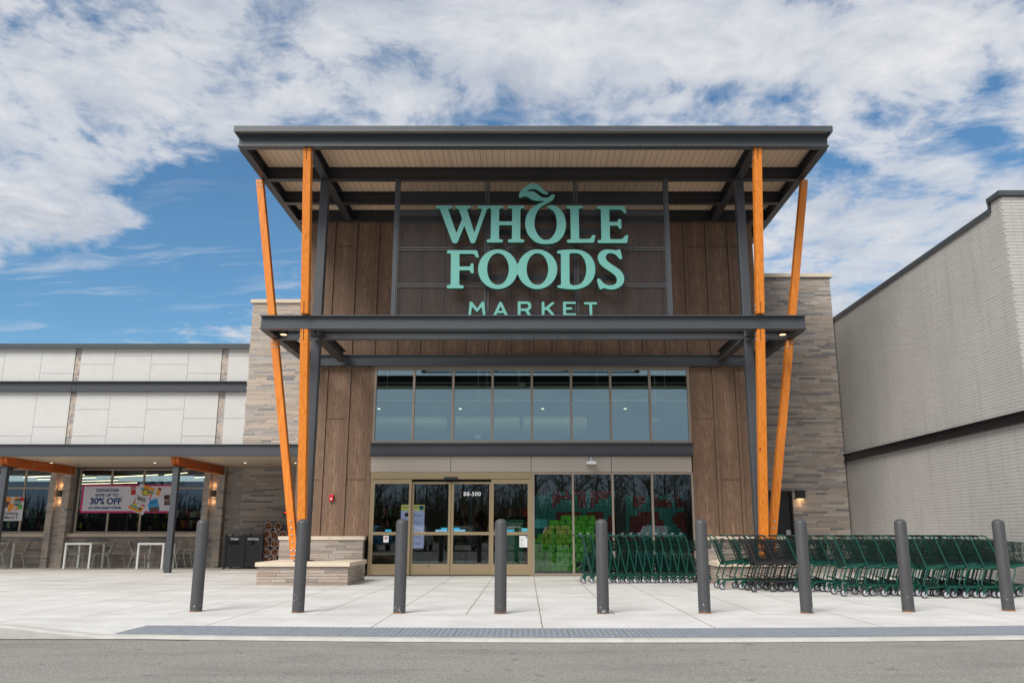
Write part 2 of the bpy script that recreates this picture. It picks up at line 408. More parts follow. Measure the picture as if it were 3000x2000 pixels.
_r=[n_ for n_ in TIMBERD.node_tree.nodes if n_.type=='BSDF_PRINCIPLED'][0]; _t=NT(TIMBERD.node_tree); _src=_r.inputs['Base Color'].links[0].from_socket; _t.l(_t.mix(1.0,_src,(.62,.42,.35),'MULTIPLY'),_r.inputs['Base Color'])
def cladding():
    m,n,b,P,O,g=base('brown_wood_cladding')
    x,y,z=n.sep(P)
    gr=n.noise(n.scl(P,(60,60,3.2)),1.3,5,.65,.5); rip=n.noise(n.scl(P,(1.6,1.6,11)),1.4,3,.5); bl=n.noise(P,.9,3)
    # each board carries a cathedral figure along its own centre line
    fx=n.m('ABSOLUTE',n.m('SUBTRACT',n.m('FRACT',n.m('ADD',n.m('DIVIDE',n.m('SUBTRACT',x,.145),.6),0.0)),.5))
    wob=n.m('MULTIPLY',n.m('SUBTRACT',n.noise(n.scl(P,(3,3,1.6)),1.1,3),.5),.30)
    cen=n.ramp(n.m('ABSOLUTE',n.m('ADD',fx,wob)),[(.0,1.0),(.05,.6),(.14,.25),(.24,0.0)])
    c=n.mix(n.ramp(gr,[(.30,0.0),(.70,1.0)]),(.104,.064,.043),(.275,.174,.114))
    c=n.mix(n.m('MULTIPLY',n.ramp(rip,[(.42,0.0),(.7,.6)]),bl),c,(.20,.115,.07))
    c=n.mix(n.m('MULTIPLY',n.m('MULTIPLY',cen,n.ramp(gr,[(.50,0.0),(.60,1.0)])),.60),c,(.46,.28,.17))
    n.l(c,b.inputs['Base Color']); b.inputs['Roughness'].default_value=.62; b.inputs['Specular IOR Level'].default_value=.3
    bp=n.n('ShaderNodeBump'); bp.inputs['Strength'].default_value=.3; bp.inputs['Distance'].default_value=.004
    n.l(gr,bp.inputs['Height']); n.l(bp.outputs[0],b.inputs['Normal'])
    return m
CLAD=cladding(); SEAMSHADE=simple('seam_and_painted_shade',(.018,.012,.009),.9)  # batten shadow lines painted as dark strips; board seams share the colour
def soffit():
    m,n,b,P,O,g=base('soffit_boards')
    x,y,z=n.sep(P)
    f=n.m('FRACT',n.m('DIVIDE',x,.143)); j=n.m('LESS_THAN',n.m('ABSOLUTE',n.m('SUBTRACT',f,.5)),.028)
    idx=n.m('FLOOR',n.m('DIVIDE',x,.143)); wn=n.n('ShaderNodeTexWhiteNoise',noise_dimensions='1D'); n.l(idx,wn.inputs['W'])
    gr=n.noise(n.scl(P,(30,1.2,1)),1.6,4,.6)
    c=n.mix(gr,(.66,.48,.33),(.78,.58,.41)); c=n.mix(n.m('MULTIPLY',wn.outputs['Value'],.25),c,(.38,.27,.19))
    c=n.mix(j,c,(.14,.09,.06))
    n.l(c,b.inputs['Base Color']); b.inputs['Roughness'].default_value=.55
    bp=n.n('ShaderNodeBump'); bp.inputs['Strength'].default_value=.5; bp.inputs['Distance'].default_value=.006; bp.invert=True
    n.l(j,bp.inputs['Height']); n.l(bp.outputs[0],b.inputs['Normal'])
    return m
SOFFIT=soffit()
def fibre():
    m,n,b,P,O,g=base('fibre_cement_panel')
    r=g.outputs['Random Per Island']
    c=n.mix(r,(.53,.525,.50),(.58,.575,.56)); nz=n.noise(n.scl(P,(2,1,3)),2.2,5,.6)
    c=n.mix(n.ramp(nz,[(.45,0.0),(.75,.5)]),c,(.50,.48,.45))
    n.l(c,b.inputs['Base Color']); b.inputs['Roughness'].default_value=.7
    return m
FIBRE=fibre()
def expanded():
    m=bpy.data.materials.new('expanded_metal'); m.use_nodes=True; n=NT(m.node_tree); m.node_tree.nodes.clear()
    g=n.n('ShaderNodeNewGeometry'); x,y,z=n.sep(g.outputs['Position'])
    a=n.m('ABSOLUTE',n.m('SUBTRACT',n.m('FRACT',n.m('DIVIDE',x,.043)),.5))
    c=n.m('ABSOLUTE',n.m('SUBTRACT',n.m('FRACT',n.m('DIVIDE',z,.0247)),.5))
    k=n.m('ABSOLUTE',n.m('SUBTRACT',n.m('ADD',a,c),.5))
    f=n.m('LESS_THAN',k,.115)
    b=n.n('ShaderNodeBsdfPrincipled'); b.inputs['Base Color'].default_value=(.028,.030,.034,1); b.inputs['Roughness'].default_value=.45
    t=n.n('ShaderNodeBsdfTransparent'); mx=n.n('ShaderNodeMixShader'); out=n.n('ShaderNodeOutputMaterial')
    n.l(f,mx.inputs[0]); n.l(t.outputs[0],mx.inputs[1]); n.l(b.outputs[0],mx.inputs[2]); n.l(mx.outputs[0],out.inputs[0])
    return m
MESH=expanded()
SIGNF=simple('sign_face_teal',(.135,.395,.345),.5,var=.03,scale=1.5)
SIGNR=simple('sign_return_green',(.008,.10,.055),.45)
def bollardm():
    m,n,b,P,O,g=base('bollard_paint')
    x,y,z=n.sep(O)
    c=n.mix(n.noise(O,4,4),(.050,.050,.053),(.070,.070,.074))
    ch=n.noise(n.scl(P,(1,1,.7)),26,4,.7); low=n.ramp(z,[(.0,1.0),(.35,.25),(.9,0.0)])
    th=n.m('GREATER_THAN',n.m('ADD',ch,n.m('MULTIPLY',low,.085)),.715)
    c=n.mix(th,c,(.45,.45,.45))
    rust=n.m('MULTIPLY',n.ramp(z,[(.0,1.0),(.012,.8),(.03,0.0)]),n.ramp(n.noise(P,14,3),[(.40,0.0),(.55,1.0)]))
    c=n.mix(rust,c,(.27,.10,.03))
    n.l(c,b.inputs['Base Color']); b.inputs['Roughness'].default_value=.48
    bp=n.n('ShaderNodeBump'); bp.inputs['Strength'].default_value=.15; bp.inputs['Distance'].default_value=.003
    n.l(n.noise(P,120,2),bp.inputs['Height']); n.l(bp.outputs[0],b.inputs['Normal'])
    return m
BOLL=bollardm()
TACT=simple('tactile_slate',(.215,.235,.265),.55,var=.28,scale=9,bump=.2)
CURB=simple('curb_concrete',(.47,.46,.43),.85,var=.25,scale=4,bump=.4,bscale=50)
G_UP=glassm('glass_upper',(.66,.78,.74),.21,(.80,.95,1.0))
G_LOW=glassm('glass_lower',(.80,.86,.83),.038,(.9,.95,.97),wav=.04)
G_ARC=glassm('glass_arcade',(.72,.78,.76),.055,(.75,.88,1.0),wav=.02)
LED=emit('led_strip',(1,.80,.50),3.2); LAMPW=emit('lamp_warm',(1,.62,.28),1.3); LAMPC=emit('lamp_lens',(1,.86,.66),1.3)
SCREEN=emit('screen_glow',(.36,.38,.62),.30); SCREENY=emit('screen_header',(.50,.44,.14),.30)
# ================================================================== SETTING
def road_edge(x): return min(9.03+.30*((x-.9)/5.0)**2, 9.32)
def pz(x,y):                      # plaza height: the kerb flares up at the left of the ramp
    a=max(0,min(1,(-4.35-x)/1.5)); a=a*a*(3-2*a)
    b=max(0,min(1,(11.4-y)/1.7)); b=b*b*(3-2*b)
    return .12*a*b
rd=MB()
rd.quad([(-400,-400,-.03),(400,-400,-.03),(400,400,-.03),(-400,400,-.03)])
struct(rd.build('road',ASPH))
m=MB(); xs=[-60,-40,-26,-18,-14]+[-12+.5*i for i in range(61)]+[22,30,45,60]; ys=[0,.15,.5,.9,1.4,2.0,2.6]
rows=[]
for j in range(len(ys)+5):
    r=[]
    for x in xs:
        y=road_edge(x)+ys[j] if j<len(ys) else (12.5,16,20,24,60)[j-len(ys)]
        r.append((x,y,pz(x,y)))
    rows.append(r)
vs=[p for r in rows for p in r]; n_=len(xs); fs=[]
for j in range(len(rows)-1):
    for i in range(n_-1): fs.append((j*n_+i,j*n_+i+1,(j+1)*n_+i+1,(j+1)*n_+i))
m.add(vs,fs); struct(m.build('plaza',CONC))
m=MB()                              # the kerb face and its flush nosing
pr=[]
for x in xs:
    y=road_edge(x); h=pz(x,y); pr.append([(x,y-.035,-.03),(x,y-.03,h-.02),(x,y-.012,h+.002),(x,y+.12,h+.004),(x,y+.12,h-.03)])
vs=[p for r in pr for p in r]; fs=[]
for i in range(n_-1):
    for k in range(4): fs.append((i*5+k,(i+1)*5+k,(i+1)*5+k+1,i*5+k+1))
m.add(vs,fs); struct(m.build('kerb',CURB))
m=MB()
for i in range(n_-1):
    a,b=xs[i],xs[i+1]; ya,yb=road_edge(a)-.034,road_edge(b)-.034; wd=.05 if a<-3.6 else .012
    m.quad([(a,ya-wd,-.026),(b,yb-wd,-.026),(b,yb,-.026),(a,ya,-.026)])
struct(m.build('gutter_joint',simple('gutter_dirt',(.07,.06,.045),.95,var=.4,scale=12)))
# tactile paving with truncated domes
m=MB(); x=-4.42; random.seed(3)
def tb(x): return road_edge(x)+.155
while x<13.5:
    x2=x+.61
    y0,y1=tb(x),tb(x2); z=pz(x,y0+.4)
    m.add([(x+.002,y0,.003+pz(x,y0)),(x2-.002,y1,.003+pz(x2,y1)),(x2-.002,y1+.76,.008+pz(x2,y1+.76)),(x+.002,y0+.76,.008+pz(x,y0+.76)),
           (x+.002,y0,.012+pz(x,y0)),(x2-.002,y1,.012+pz(x2,y1)),(x2-.002,y1+.76,.012+pz(x2,y1+.76)),(x+.002,y0+.76,.012+pz(x,y0+.76))],[(4,5,6,7),(0,1,5,4),(2,3,7,6),(0,4,7,3),(1,2,6,5)])
    for i in range(10):
        for j in range(12):
            cx=x+.03+i*.061; cy=tb(cx)+.035+j*.0625; cz=.012+pz(cx,cy)
            m.add([(cx+.018*math.cos(a),cy+.018*math.sin(a),cz) for a in (0,1.05,2.09,3.14,4.19,5.24)]+[(cx+.010*math.cos(a),cy+.010*math.sin(a),cz+.005) for a in (0,1.05,2.09,3.14,4.19,5.24)],
                  [(6,7,8,9,10,11)]+[(k,(k+1)%6,(k+1)%6+6,k+6) for k in range(6)])
    x=x2
struct(m.build('tactile_paving',TACT))
# ------------------------------------------------------------------ stone laying
def course_wall(m,x0,x1,yf,z0,z1,h=.0625,lens=(.22,.75),jit=.012,joint=.006,depth=.09,holes=(),edge=0.0,flip=False,axis='x',back=None):
    """stones laid in courses in the plane y=yf facing -Y (axis x) or x=yf facing -X (axis y)"""
    n=int(round((z1-z0)/h)); h=(z1-z0)/n
    for r in range(n):
        a=z0+r*h; x=x0-random.uniform(0,lens[0])
        while x<x1:
            L=random.uniform(*lens); s=max(x,x0+(random.uniform(-edge,edge) if x<x0 else 0)); e=min(x+L,x1+(random.uniform(-edge,edge)/2 if x+L>x1 else 0))
            if x+L>=x1-.06: e=x1; L=99
            segs=[(s,e)]
            for hx0,hx1,hz0,hz1 in holes:
                if a+h*.5>hz0 and a+h*.5<hz1:
                    ns=[]
                    for p,q in segs:
                        if p<hx0: ns.append((p,min(q,hx0)))
                        if q>hx1: ns.append((max(p,hx1),q))
                    segs=ns
            for p,q in segs:
                if q-p>.02:
                    o=random.uniform(0,jit)
                    if axis=='x': m.box(p,q-joint,yf-o,yf+depth,a,a+h-joint)
                    else: m.box(yf-o,yf+depth,p,q-joint,a,a+h-joint)
            x+=L
# ================================================================== STORE BLOCK (brown volume)
XL,XR=-5.90,6.19; FY=21.7; XC=.145
st=thing('store_building','tall brown wood-clad entrance block of the shop with glazed front and automatic doors','building',(XC,FY,0))
def clad(x0,x1,z0,z1,y=FY,seams=()):
    m=MB(); gv=MB()
    m.box(x0,x1,y,y+.12,z0,z1)
    # battens every 0.6 m
    k=math.floor((x0-XC)/.6)
    while XC+k*.6+.0<x1:
        bx=XC+k*.6
        if x0+.05<bx<x1-.05: m.box(bx-.042,bx+.042,y-.032,y+.001,z0,z1); gv.box(bx-.052,bx-.0425,y-.003,y+.001,z0,z1); gv.box(bx+.0425,bx+.052,y-.003,y+.001,z0,z1)
        k+=1
    for (sx0,sx1,sz) in seams: gv.box(sx0,sx1,y-.004,y+.001,sz-.007,sz+.007)
    for q in gv.f: pass
    m.k=1; m.add(gv.v,gv.f); m.k=0
    return m
clad(XL,XR,5.60,9.36,seams=[(-5.8,-4.7,8.67),(4.4,6.1,8.67)]).build('cladding',[CLAD,SEAMSHADE],st)
clad(XL,-4.0,.97,5.32,seams=[(-5.25,-4.7,3.95),(-5.85,-5.3,2.38),(-4.62,-4.09,2.38)]).build('cladding',[CLAD,SEAMSHADE],st)
clad(4.31,XR,.0,5.32,seams=[(4.36,4.9,3.95),(5.55,6.1,3.95),(4.97,5.5,2.38)]).build('cladding',[CLAD,SEAMSHADE],st)
m=MB(); m.box(XL,XL+.12,FY+.12,32,0,9.36); m.box(XR-.12,XR,FY+.12,32,0,9.36); m.box(XL,XR,31.9,32,0,9.36)
for k in range(17): 
    yy=FY+.5+k*.6
    m.box(XL-.022,XL+.001,yy-.035,yy+.035,0,9.36); m.box(XR-.001,XR+.022,yy-.035,yy+.035,0,9.36)
m.build('side_wall',CLAD,st)
m=MB(); m.box(XL-.06,XR+.06,FY-.03,32.1,9.36,9.62); m.build('roof',COPING,st)
# cladding reveals next to the glazing
m=MB(); m.box(-4.03,-3.985,FY-.03,FY+.1,.97,5.32); m.build('corner_trim',CLAD,st)
m=MB(); m.box(4.295,4.34,FY-.03,FY+.1,0,5.32); m.build('corner_trim',CLAD,st)
# floor, inner room
m=MB(); m.box(XL+.12,XR-.12,FY+.1,31.9,-.02,.006); m.build('shop_floor',FLOORIN,st)
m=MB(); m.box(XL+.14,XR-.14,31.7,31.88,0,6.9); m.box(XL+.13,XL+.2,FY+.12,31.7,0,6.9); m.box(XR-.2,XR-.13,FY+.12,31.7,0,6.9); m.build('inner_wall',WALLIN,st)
m=MB(); m.box(XL+.12,XR-.12,FY+.1,31.9,6.9,7.0)
for k in range(50): m.box(XL+.12,XR-.12,FY+.3+k*.2,FY+.36+k*.2,6.84,6.901)
for k in range(6): m.box(XL+.12,XR-.12,FY+1+k*1.7,FY+1.12+k*1.7,6.55,6.84)
m.build('ceiling_deck',DECK,st)
m=MB(); m.box(-4.0,4.3,FY+.30,FY+.34,2.62,3.25); m.build('inner_lintel',DARKIN,st)
m=MB(); m.lathe((0.1,26.3,4.32),[(.30,-5.2),(.30,-2.4)],20,'x'); m.lathe((0.1,26.3,4.32),[(.30,-2.3),(.30,-.3)],20,'x'); m.lathe((0.1,26.3,4.32),[(.30,-.2),(.30,1.8)],20,'x')
for k in range(26): m.lathe((0.1,26.3,4.32),[(.312,-5.0+k*.27),(.312,-4.985+k*.27)],20,'x')
m.build('ventilation_duct',DUCT,st,smooth=True)
m=MB(); m.tube([(-5.6,23.0,5.0),(5.9,23.0,5.0)],.03,8); m.tube([(-5.6,24.0,4.78),(5.9,24.0,4.78)],.018,6)
for x in (-3.9,-1.1,-.2,2.0,3.9): m.tube([(x,23.2,5.05),(x,23.2,6.8)],.008,5)
m.lathe((-.1,22.95,5.03),[(.085,-.03),(.085,.03)],16,'y')
m.build('sprinkler_pipe',WHITE,st)
m=MB(); m.box(2.75,3.75,24.9,25.0,3.68,4.02); m.build('wall_screen',DARKIN,st)
m=MB()
for (x,y,z) in ((-1.35,23.4,3.72),(3.62,23.2,4.15)): m=MB(); m.tube([(x,y,z),(x,y,6.8)],.010,5); m.box(x-.09,x+.09,y-.06,y+.06,z-.10,z); m.build('hanging_speaker',WHITE,st)
# steel channels on the front
m=MB(); m.box(-4.02,4.30,FY-.05,FY+.02,2.995,3.305); m.box(-4.02,4.30,FY-.13,FY-.05,3.285,3.305); m.box(-4.02,4.30,FY-.13,FY-.05,2.995,3.010); m.build('channel_beam',STEEL,st)
# beige panels above the doors
for a,b in ((-3.985,-1.940),(-1.928,.126),(.138,2.191),(2.203,4.26)):
    m=MB(); m.box(a,b,FY-.035,FY+.05,2.572,2.975); m.build('fascia_panel',BEIGE,st,bevel=.004)
m=MB(); m.box(-4.0,4.28,FY+.05,FY+.08,2.5,3.0); m.box(-4.0,4.28,FY-.045,FY+.02,2.977,2.994); m.build('panel_backing',STEELD,st)
# upper window row
def frame(x0,x1,z0,z1,xs,w,y0,y1,name,parent,mat=FRAME,zs=()):
    m=MB(); m.box(x0,x1,y0,y1,z0,z0+w); m.box(x0,x1,y0,y1,z1-w,z1)
    m.box(x0,x0+w,y0+.002,y1,z0+w,z1-w); m.box(x1-w,x1,y0+.002,y1,z0+w,z1-w)
    for x in xs: m.box(x-w/2,x+w/2,y0+.004,y1,z0+w,z1-w)
    for z in zs: m.box(x0+w,x1-w,y0+.006,y1,z-w/2,z+w/2)
    return m.build(name,mat,parent)
ux=[-3.975+1.032*i for i in range(9)]
f=frame(-3.985,4.29,3.32,5.305,ux[1:-1],.056,FY-.03,FY+.08,'window',st)
for i in range(8):
    m=MB(); m.box(ux[i]+.03,ux[i+1]-.03,FY+.03,FY+.04,3.376,5.25); m.build('pane',G_UP,f)
m=MB(); m.box(-4.0,4.30,FY-.035,FY+.02,5.307,5.325); m.build('head_trim',GOLD,st)
# lower window row
lx=[.19,1.20,2.215,3.228,4.24]
f=frame(.165,4.285,.015,2.565,lx[1:-1],.05,FY-.03,FY+.06,'window',st)
for i in range(4):
    m=MB(); m.box(lx[i]+.025,lx[i+1]-.025,FY+.02,FY+.03,.065,2.515); m.build('pane',G_LOW,f)
# automatic doors
m=MB(); m.box(-3.975,-3.93,FY-.03,FY+.07,.0,2.567); m.box(.105,.163,FY-.03,FY+.07,0,2.567); m.box(-3.93,.105,FY-.045,FY+.06,2.405,2.565); m.box(-3.93,.105,FY-.035,FY+.05,2.39,2.404)
dh=m.build('door_frame',GOLD,st,bevel=.003)
m=MB(); m.box(-2.10,-1.75,FY-.09,FY-.045,2.375,2.445); m.build('door_sensor',BLACK,dh,bevel=.01)
m=MB(); m.box(-3.93,.105,FY-.03,FY+.04,0.001,.022); m.build('threshold',STEELD,dh)
def door(x0,x1,y,ztop,fixed):
    m=MB(); sw=.062
    zt=2.275
    m.box(x0,x1,y,y+.045,.024,.285); m.box(x0,x1,y,y+.045,zt,ztop)
    m.box(x0,x0+sw,y-.004,y+.045,.285,zt); m.box(x1-sw,x1,y-.004,y+.045,.285,zt); m.box(x0+sw,x1-sw,y-.002,y+.045,.998,1.075)
    d_=m.build('sliding_door' if not fixed else 'side_panel',GOLD,st,bevel=.003)
    m=MB(); m.box(x0+sw,x1-sw,y+.02,y+.028,.285,.998); m.build('pane',G_LOW,d_)
    m=MB(); m.box(x0+sw,x1-sw,y+.02,y+.028,1.075,zt); m.build('pane',G_LOW,d_)
    return d_
d1=door(-3.93,-2.925,FY-.02,2.388,True); d4=door(-.885,.105,FY-.02,2.388,True)
d2=door(-2.93,-1.918,FY+.055,2.33,False); d3=door(-1.908,-.88,FY+.055,2.33,False)
m=MB(); m.lathe((-1.965,FY+.045,1.035),[(.016,0),(.016,.012)],12,'y'); m.build('lock',ZINC,d2)
m=MB(); m.box(-2.48,-2.42,FY+.052,FY+.056,.225,.245); m.build('maker_plate',BLACK,d2)
# address and stickers on the glass
GY=FY+.066
text('B8-500',.140,WHITE,'address_number',d3,(-1.38,GY-.004,2.02),bold=.0022,extrude=.002,space=1.12)
def sticker(par,x0,x1,z0,z1,mat,y,name='sticker'):
    m=MB(); m.box(x0,x1,y,y+.003,z0,z1); return m.build(name,mat,par)
for par,xa,s_ in ((d2,-2.0,-1),(d3,-1.84,1)):
    a,b=sorted((xa,xa+s_*.155)); sticker(par,a,b,1.135,1.18,BLUEST,GY); a,b=sorted((xa,xa+s_*.30)); k=sticker(par,a,b,1.085,1.133,BLUEST,GY)
    m=MB(); m.box(a+.03,b-.03,GY-.004,GY-.002,1.102,1.116); 
    for xx,dd in ((a+.03,-1),(b-.03,1)): m.add([(xx,GY-.004,1.090),(xx,GY-.004,1.128),(xx+dd*.018,GY-.004,1.109)],[(0,1,2)])
    m.build('arrow_print',WHITE,k)
GY2=FY-.008
sticker(d1,-3.56,-3.41,1.085,1.135,BLUEST,GY2); sticker(d4,-.53,-.30,1.085,1.13,BLUEST,GY2)
pp=sticker(d1,-3.60,-3.47,.82,.985,WHITE,GY2,'notice')
m=MB(); m.lathe((-3.535,GY2-.003,.925),[(.040,0),(.040,.002)],20,'y'); m.build('notice_symbol',REDPR,pp); m=MB(); m.lathe((-3.535,GY2-.005,.925),[(.028,0),(.028,.002)],20,'y'); m.build('notice_symbol',WHITE,pp)
m=MB(); m.box(-3.56,-3.51,GY2-.008,GY2-.005,.915,.935); m.build('notice_symbol',REDPR,pp)
pp=sticker(d4,-.165,.035,.70,.975,WHITE,GY2,'notice')
m=MB()
for i in range(9):
    if i!=4: m.box(-.15,-.15+(.11 if i%3 else .06),GY2-.004,GY2-.002,.92-i*.024,.925-i*.024)
m.build('notice_text',CHAIRG,pp); m=MB(); m.lathe((.008,GY2-.003,.945),[(.022,0),(.022,.002)],16,'y'); m.build('notice_symbol',GREENP,pp)
sticker(d4,-.11,.04,1.08,1.17,TEALL,GY2)
# stone wainscot left of the doors
m=MB(); course_wall(m,XL-.25,-4.06,21.45,0,.88,lens=(.3,.8)); w1=m.build('stone_wainscot',STONEB,st)
m=MB(); m.box(XL-.24,-4.07,21.47,FY+.01,0,.875); m.build('mortar_bed',MORTAR,w1)
m=MB(); m.box(XL-.28,-4.9,21.41,FY+.01,.88,.97); m.box(-4.895,-4.03,21.41,FY+.01,.88,.97); m.build('stone_cap',LIME,w1,bevel=.004)
m=MB(); m.box(XL-.25,XL,21.45,24,0,.88); m.build('mortar_bed',STONEB,w1)
m=MB(); course_wall(m,4.36,XR+.25,21.45,0,.88,lens=(.3,.8)); w1=m.build('stone_wainscot',STONEB,st)
m=MB(); m.box(4.37,XR+.24,21.47,FY-.005,0,.875); m.build('mortar_bed',MORTAR,w1)
m=MB(); m.box(4.34,XR+.28,21.41,FY-.005,.88,.97); m.build('stone_cap',LIME,w1,bevel=.004)
# small fittings on the front
fa=thing('fire_alarm','small red fire alarm strobe on the brown cladding left of the doors','fire alarm',(-4.955,FY-.02,1.92))
m=MB(); m.box(-5.01,-4.90,FY-.07,FY-.022,1.83,2.01); m.build('housing',REDP,fa,bevel=.012)
m=MB(); m.lathe((-4.955,FY-.085,1.895),[(.022,0),(.028,.015)],12,'y'); m.build('strobe_lens',WHITE,fa)
fl=thing('flood_light','white box flood light bolted on the beige panels above the trolleys','light',(1.65,FY-.035,2.90))
m=MB(); m.tube([(1.66,FY-.04,2.93),(1.66,FY-.18,2.93),(1.66,FY-.2,2.86)],.018,8); m.tube([(1.62,FY-.1,2.93),(1.55,FY-.15,2.90),(1.54,FY-.18,2.82)],.006,6); m.build('bracket',DUCT,fl)
m=MB(); m.box(1.62,1.72,FY-.24,FY-.14,2.82,2.88); m.build('driver_box',DUCT,fl,bevel=.01)
m=MB(); m.add([(1.53,FY-.32,2.76),(1.80,FY-.32,2.76),(1.80,FY-.08,2.76),(1.53,FY-.08,2.76),(1.56,FY-.29,2.825),(1.77,FY-.29,2.825),(1.77,FY-.11,2.825),(1.56,FY-.11,2.825)],[(3,2,1,0),(4,5,6,7),(0,1,5,4),(1,2,6,5),(2,3,7,6),(3,0,4,7)]); m.build('lamp_head',WHITE,fl,bevel=.006)
# ================================================================== behind the glass
def pend(x,y,z,lab):
    t=thing('pendant_lamp',lab,'lamp',(x,y,z),'pendant lamps behind the upper windows')
    m=MB(); m.lathe((x,y,z),[(.052,.03),(.055,.22),(.03,.24)],14); m.tube([(x,y,z+.24),(x,y,6.8)],.006,5); m.build('shade',DECK,t)
    m=MB(); m.lathe((x,y,z),[(.040,0.0),(.045,.020)],14); m.build('bulb',LAMPC,t)
for x,l in ((-4.25,'behind the leftmost upper pane'),(-1.90,'behind the third upper pane'),(.48,'behind the fifth upper pane'),(2.87,'behind the seventh upper pane')):
    pend(x,24.0,4.53,'small lit pendant lamp hanging '+l)
ds=thing('digital_sign','tall glowing lilac menu screen with yellow header behind the left door','screen',(-3.0,22.6,.5))
m=MB(); m.box(-3.34,-2.66,22.62,22.70,.62,1.82); m.box(-3.1,-2.9,22.64,22.72,.02,.62); m.box(-3.3,-2.7,22.5,22.9,.008,.04); m.build('housing',BLACK,ds)
m=MB(); m.box(-3.31,-2.69,22.60,22.619,.66,1.62); m.build('display',SCREEN,ds)
m=MB(); m.box(-3.31,-2.69,22.60,22.619,1.622,1.78); m.build('display_header',SCREENY,ds)
text('Every Friday',.085,NAVY,'header_text',ds,(-3.27,22.597,1.72),'LEFT'); 
m=MB(); m.lathe((-2.77,22.595,1.70),[(.065,0),(.065,.004)],20,'y'); m.build('display_badge',BLUEP,ds)
for i,zz_ in enumerate((1.50,1.31,1.12,.95,.78)):
    text('12 oz',.04,NAVY,'display_text',ds,(-2.99,22.597,zz_+.055),'LEFT'); text('$9 Each',.07,NAVY,'display_text',ds,(-2.99,22.597,zz_),'LEFT')
    m=MB(); m.lathe((-3.16,22.596,zz_+.02),[(.055,0),(.055,.003)],14,'y'); m.build('display_dish',BROWNP if i%2==0 else YELP,ds)
gs=thing('cart_sign','dark green standing sign about the smart trolley behind the right door panel','sign',(-.27,22.6,0))
m=MB(); m.box(-.66,-.06,22.62,22.68,.3,1.40); m.box(-.5,-.2,22.6,22.9,.008,.3); m.build('board',GREENP,gs,bevel=.01)
text('Try Dash Cart',.085,WHITE,'sign_text',gs,(-.36,22.615,1.29)); text('scan items and bag as you go',.036,WHITE,'sign_text',gs,(-.36,22.615,1.20))
m=MB()
for k in range(24):
    a=k/24*2*math.pi; b=(k+1)/24*2*math.pi
    for rr,cz in ((.16,.62),(.09,.62)): m.bar((-.36+rr*math.cos(a),22.616,cz+rr*math.sin(a)),(-.36+rr*math.cos(b),22.616,cz+rr*math.sin(b)),.006,.01,(0,1,0))
m.build('sign_print',TEALP,gs)
def pp_col(x0,x1,y,z1,lab,nm='interior_column',mat=BLACK):
    t=thing(nm,lab,'column',((x0+x1)/2,y,0)); m=MB(); m.box(x0,x1,y,y+.3,.0,z1); m.build('shaft',mat,t,bevel=.02); m=MB(); m.box(x0-.03,x1+.03,y-.03,y+.33,.0,.12); m.build('base',mat,t)
pp_col(2.36,2.62,22.35,2.12,'narrow black sign pillar standing in front of the teal carton wall')
pp_col(-2.20,-2.08,23.2,6.8,'slim dark post inside the shop between the two sliding doors')
pp_col(-1.55,-1.42,22.9,2.3,'dark stand behind the address number on the right sliding door')
# shelves deeper in the shop
def shelf(x0,x1,y,z1,lab,cols,seed,group='stocked shelves inside the shop'):
    rr=random.Random(seed)
    t=thing('stocked_shelf',lab,'shelf',((x0+x1)/2,y,0),group)
    m=MB(); m.box(x0,x1,y+.3,y+.35,.0,z1)
    nz=int(z1/.36)
    for k in range(nz): m.box(x0,x1,y-.02,y+.35,.10+k*.36,.13+k*.36)
    m.build('rack',DARKIN,t)
    for ci,c_ in enumerate(cols):
        m=MB()
        for k in range(nz):
            x=x0+.02
            while x<x1-.1:
                wd=rr.uniform(.07,.13); hh=rr.uniform(.15,.28)
                if rr.randrange(len(cols))==ci: m.box(x,x+wd-.01,y+.0,y+.2,.132+k*.36,.132+k*.36+hh)
                x+=wd
        if m.v: m.build('stock',c_,t)
shelf(-5.0,-3.5,27.5,1.9,'stocked shelf deep inside the shop behind the leftmost door panel',[BROWNP,GREENP,BARK],1)
shelf(-2.7,-.9,28.5,2.0,'long stocked shelf seen through the middle doors',[BARK,BROWNP,DARKIN],2)
shelf(-.6,1.1,27.5,1.8,'stocked shelf deep inside behind the right door panel',[REDPR,BROWNP,BARK],3)
# the wall of drink cartons: teal field with a maroon figure
PAT=['....mm.m.mmm.mmmmm...............m..mm..',
     '....mmmmm.mm.mmmm.mm...mmm.mm...mm....mm',
     '....mm....mm.mm...mm...mmm.mmmmm.mm.mmmm',
     '....m.....mm.m....mm...mm..mmmmm.mm.mmmm',
     '........................................',
     '.....mmmmmm.mmmm..mm....mmmmm....mmm....',
     '.....mmmmmm.mmmm.mmmm.mmmmmmm...mmmmm...',
     '.....mm........mmmmmm.mmmmm.mm..mmm.....',
     '....mm.........mmmmmm.mmmm..mm...mmm....',
     '...mm............mmmm.mmm....m....mm.m..',
     '........................................',
     '...............mmmmmmmmmm..mmm....mmmm..']
def carton(name,mat,lab,group):
    m=MB(); m.box(-.0565,.0565,0,.26,0,.108); o=m.build(name,mat,None,bevel=.003); tag(o,lab,'carton',group)
    m=MB(); m.box(-.008,.008,-.002,0,.088,.10); m.build('handle_mark',DOT,o)
    if mat is MAROB:
        m=MB()
        for zq in (.03,.055,.075): m.box(-.045,.045,-.0015,0,zq,zq+.006)
        m.build('print_lines',REDPR,o)
    return o
ct=carton('drink_carton',TEALB,'teal drink carton in the wall of cartons behind the right shop window','teal drink cartons')
cm=carton('drink_carton',MAROB,'maroon drink carton set into the teal carton wall behind the right shop window','maroon drink cartons')
used={'t':False,'m':False}
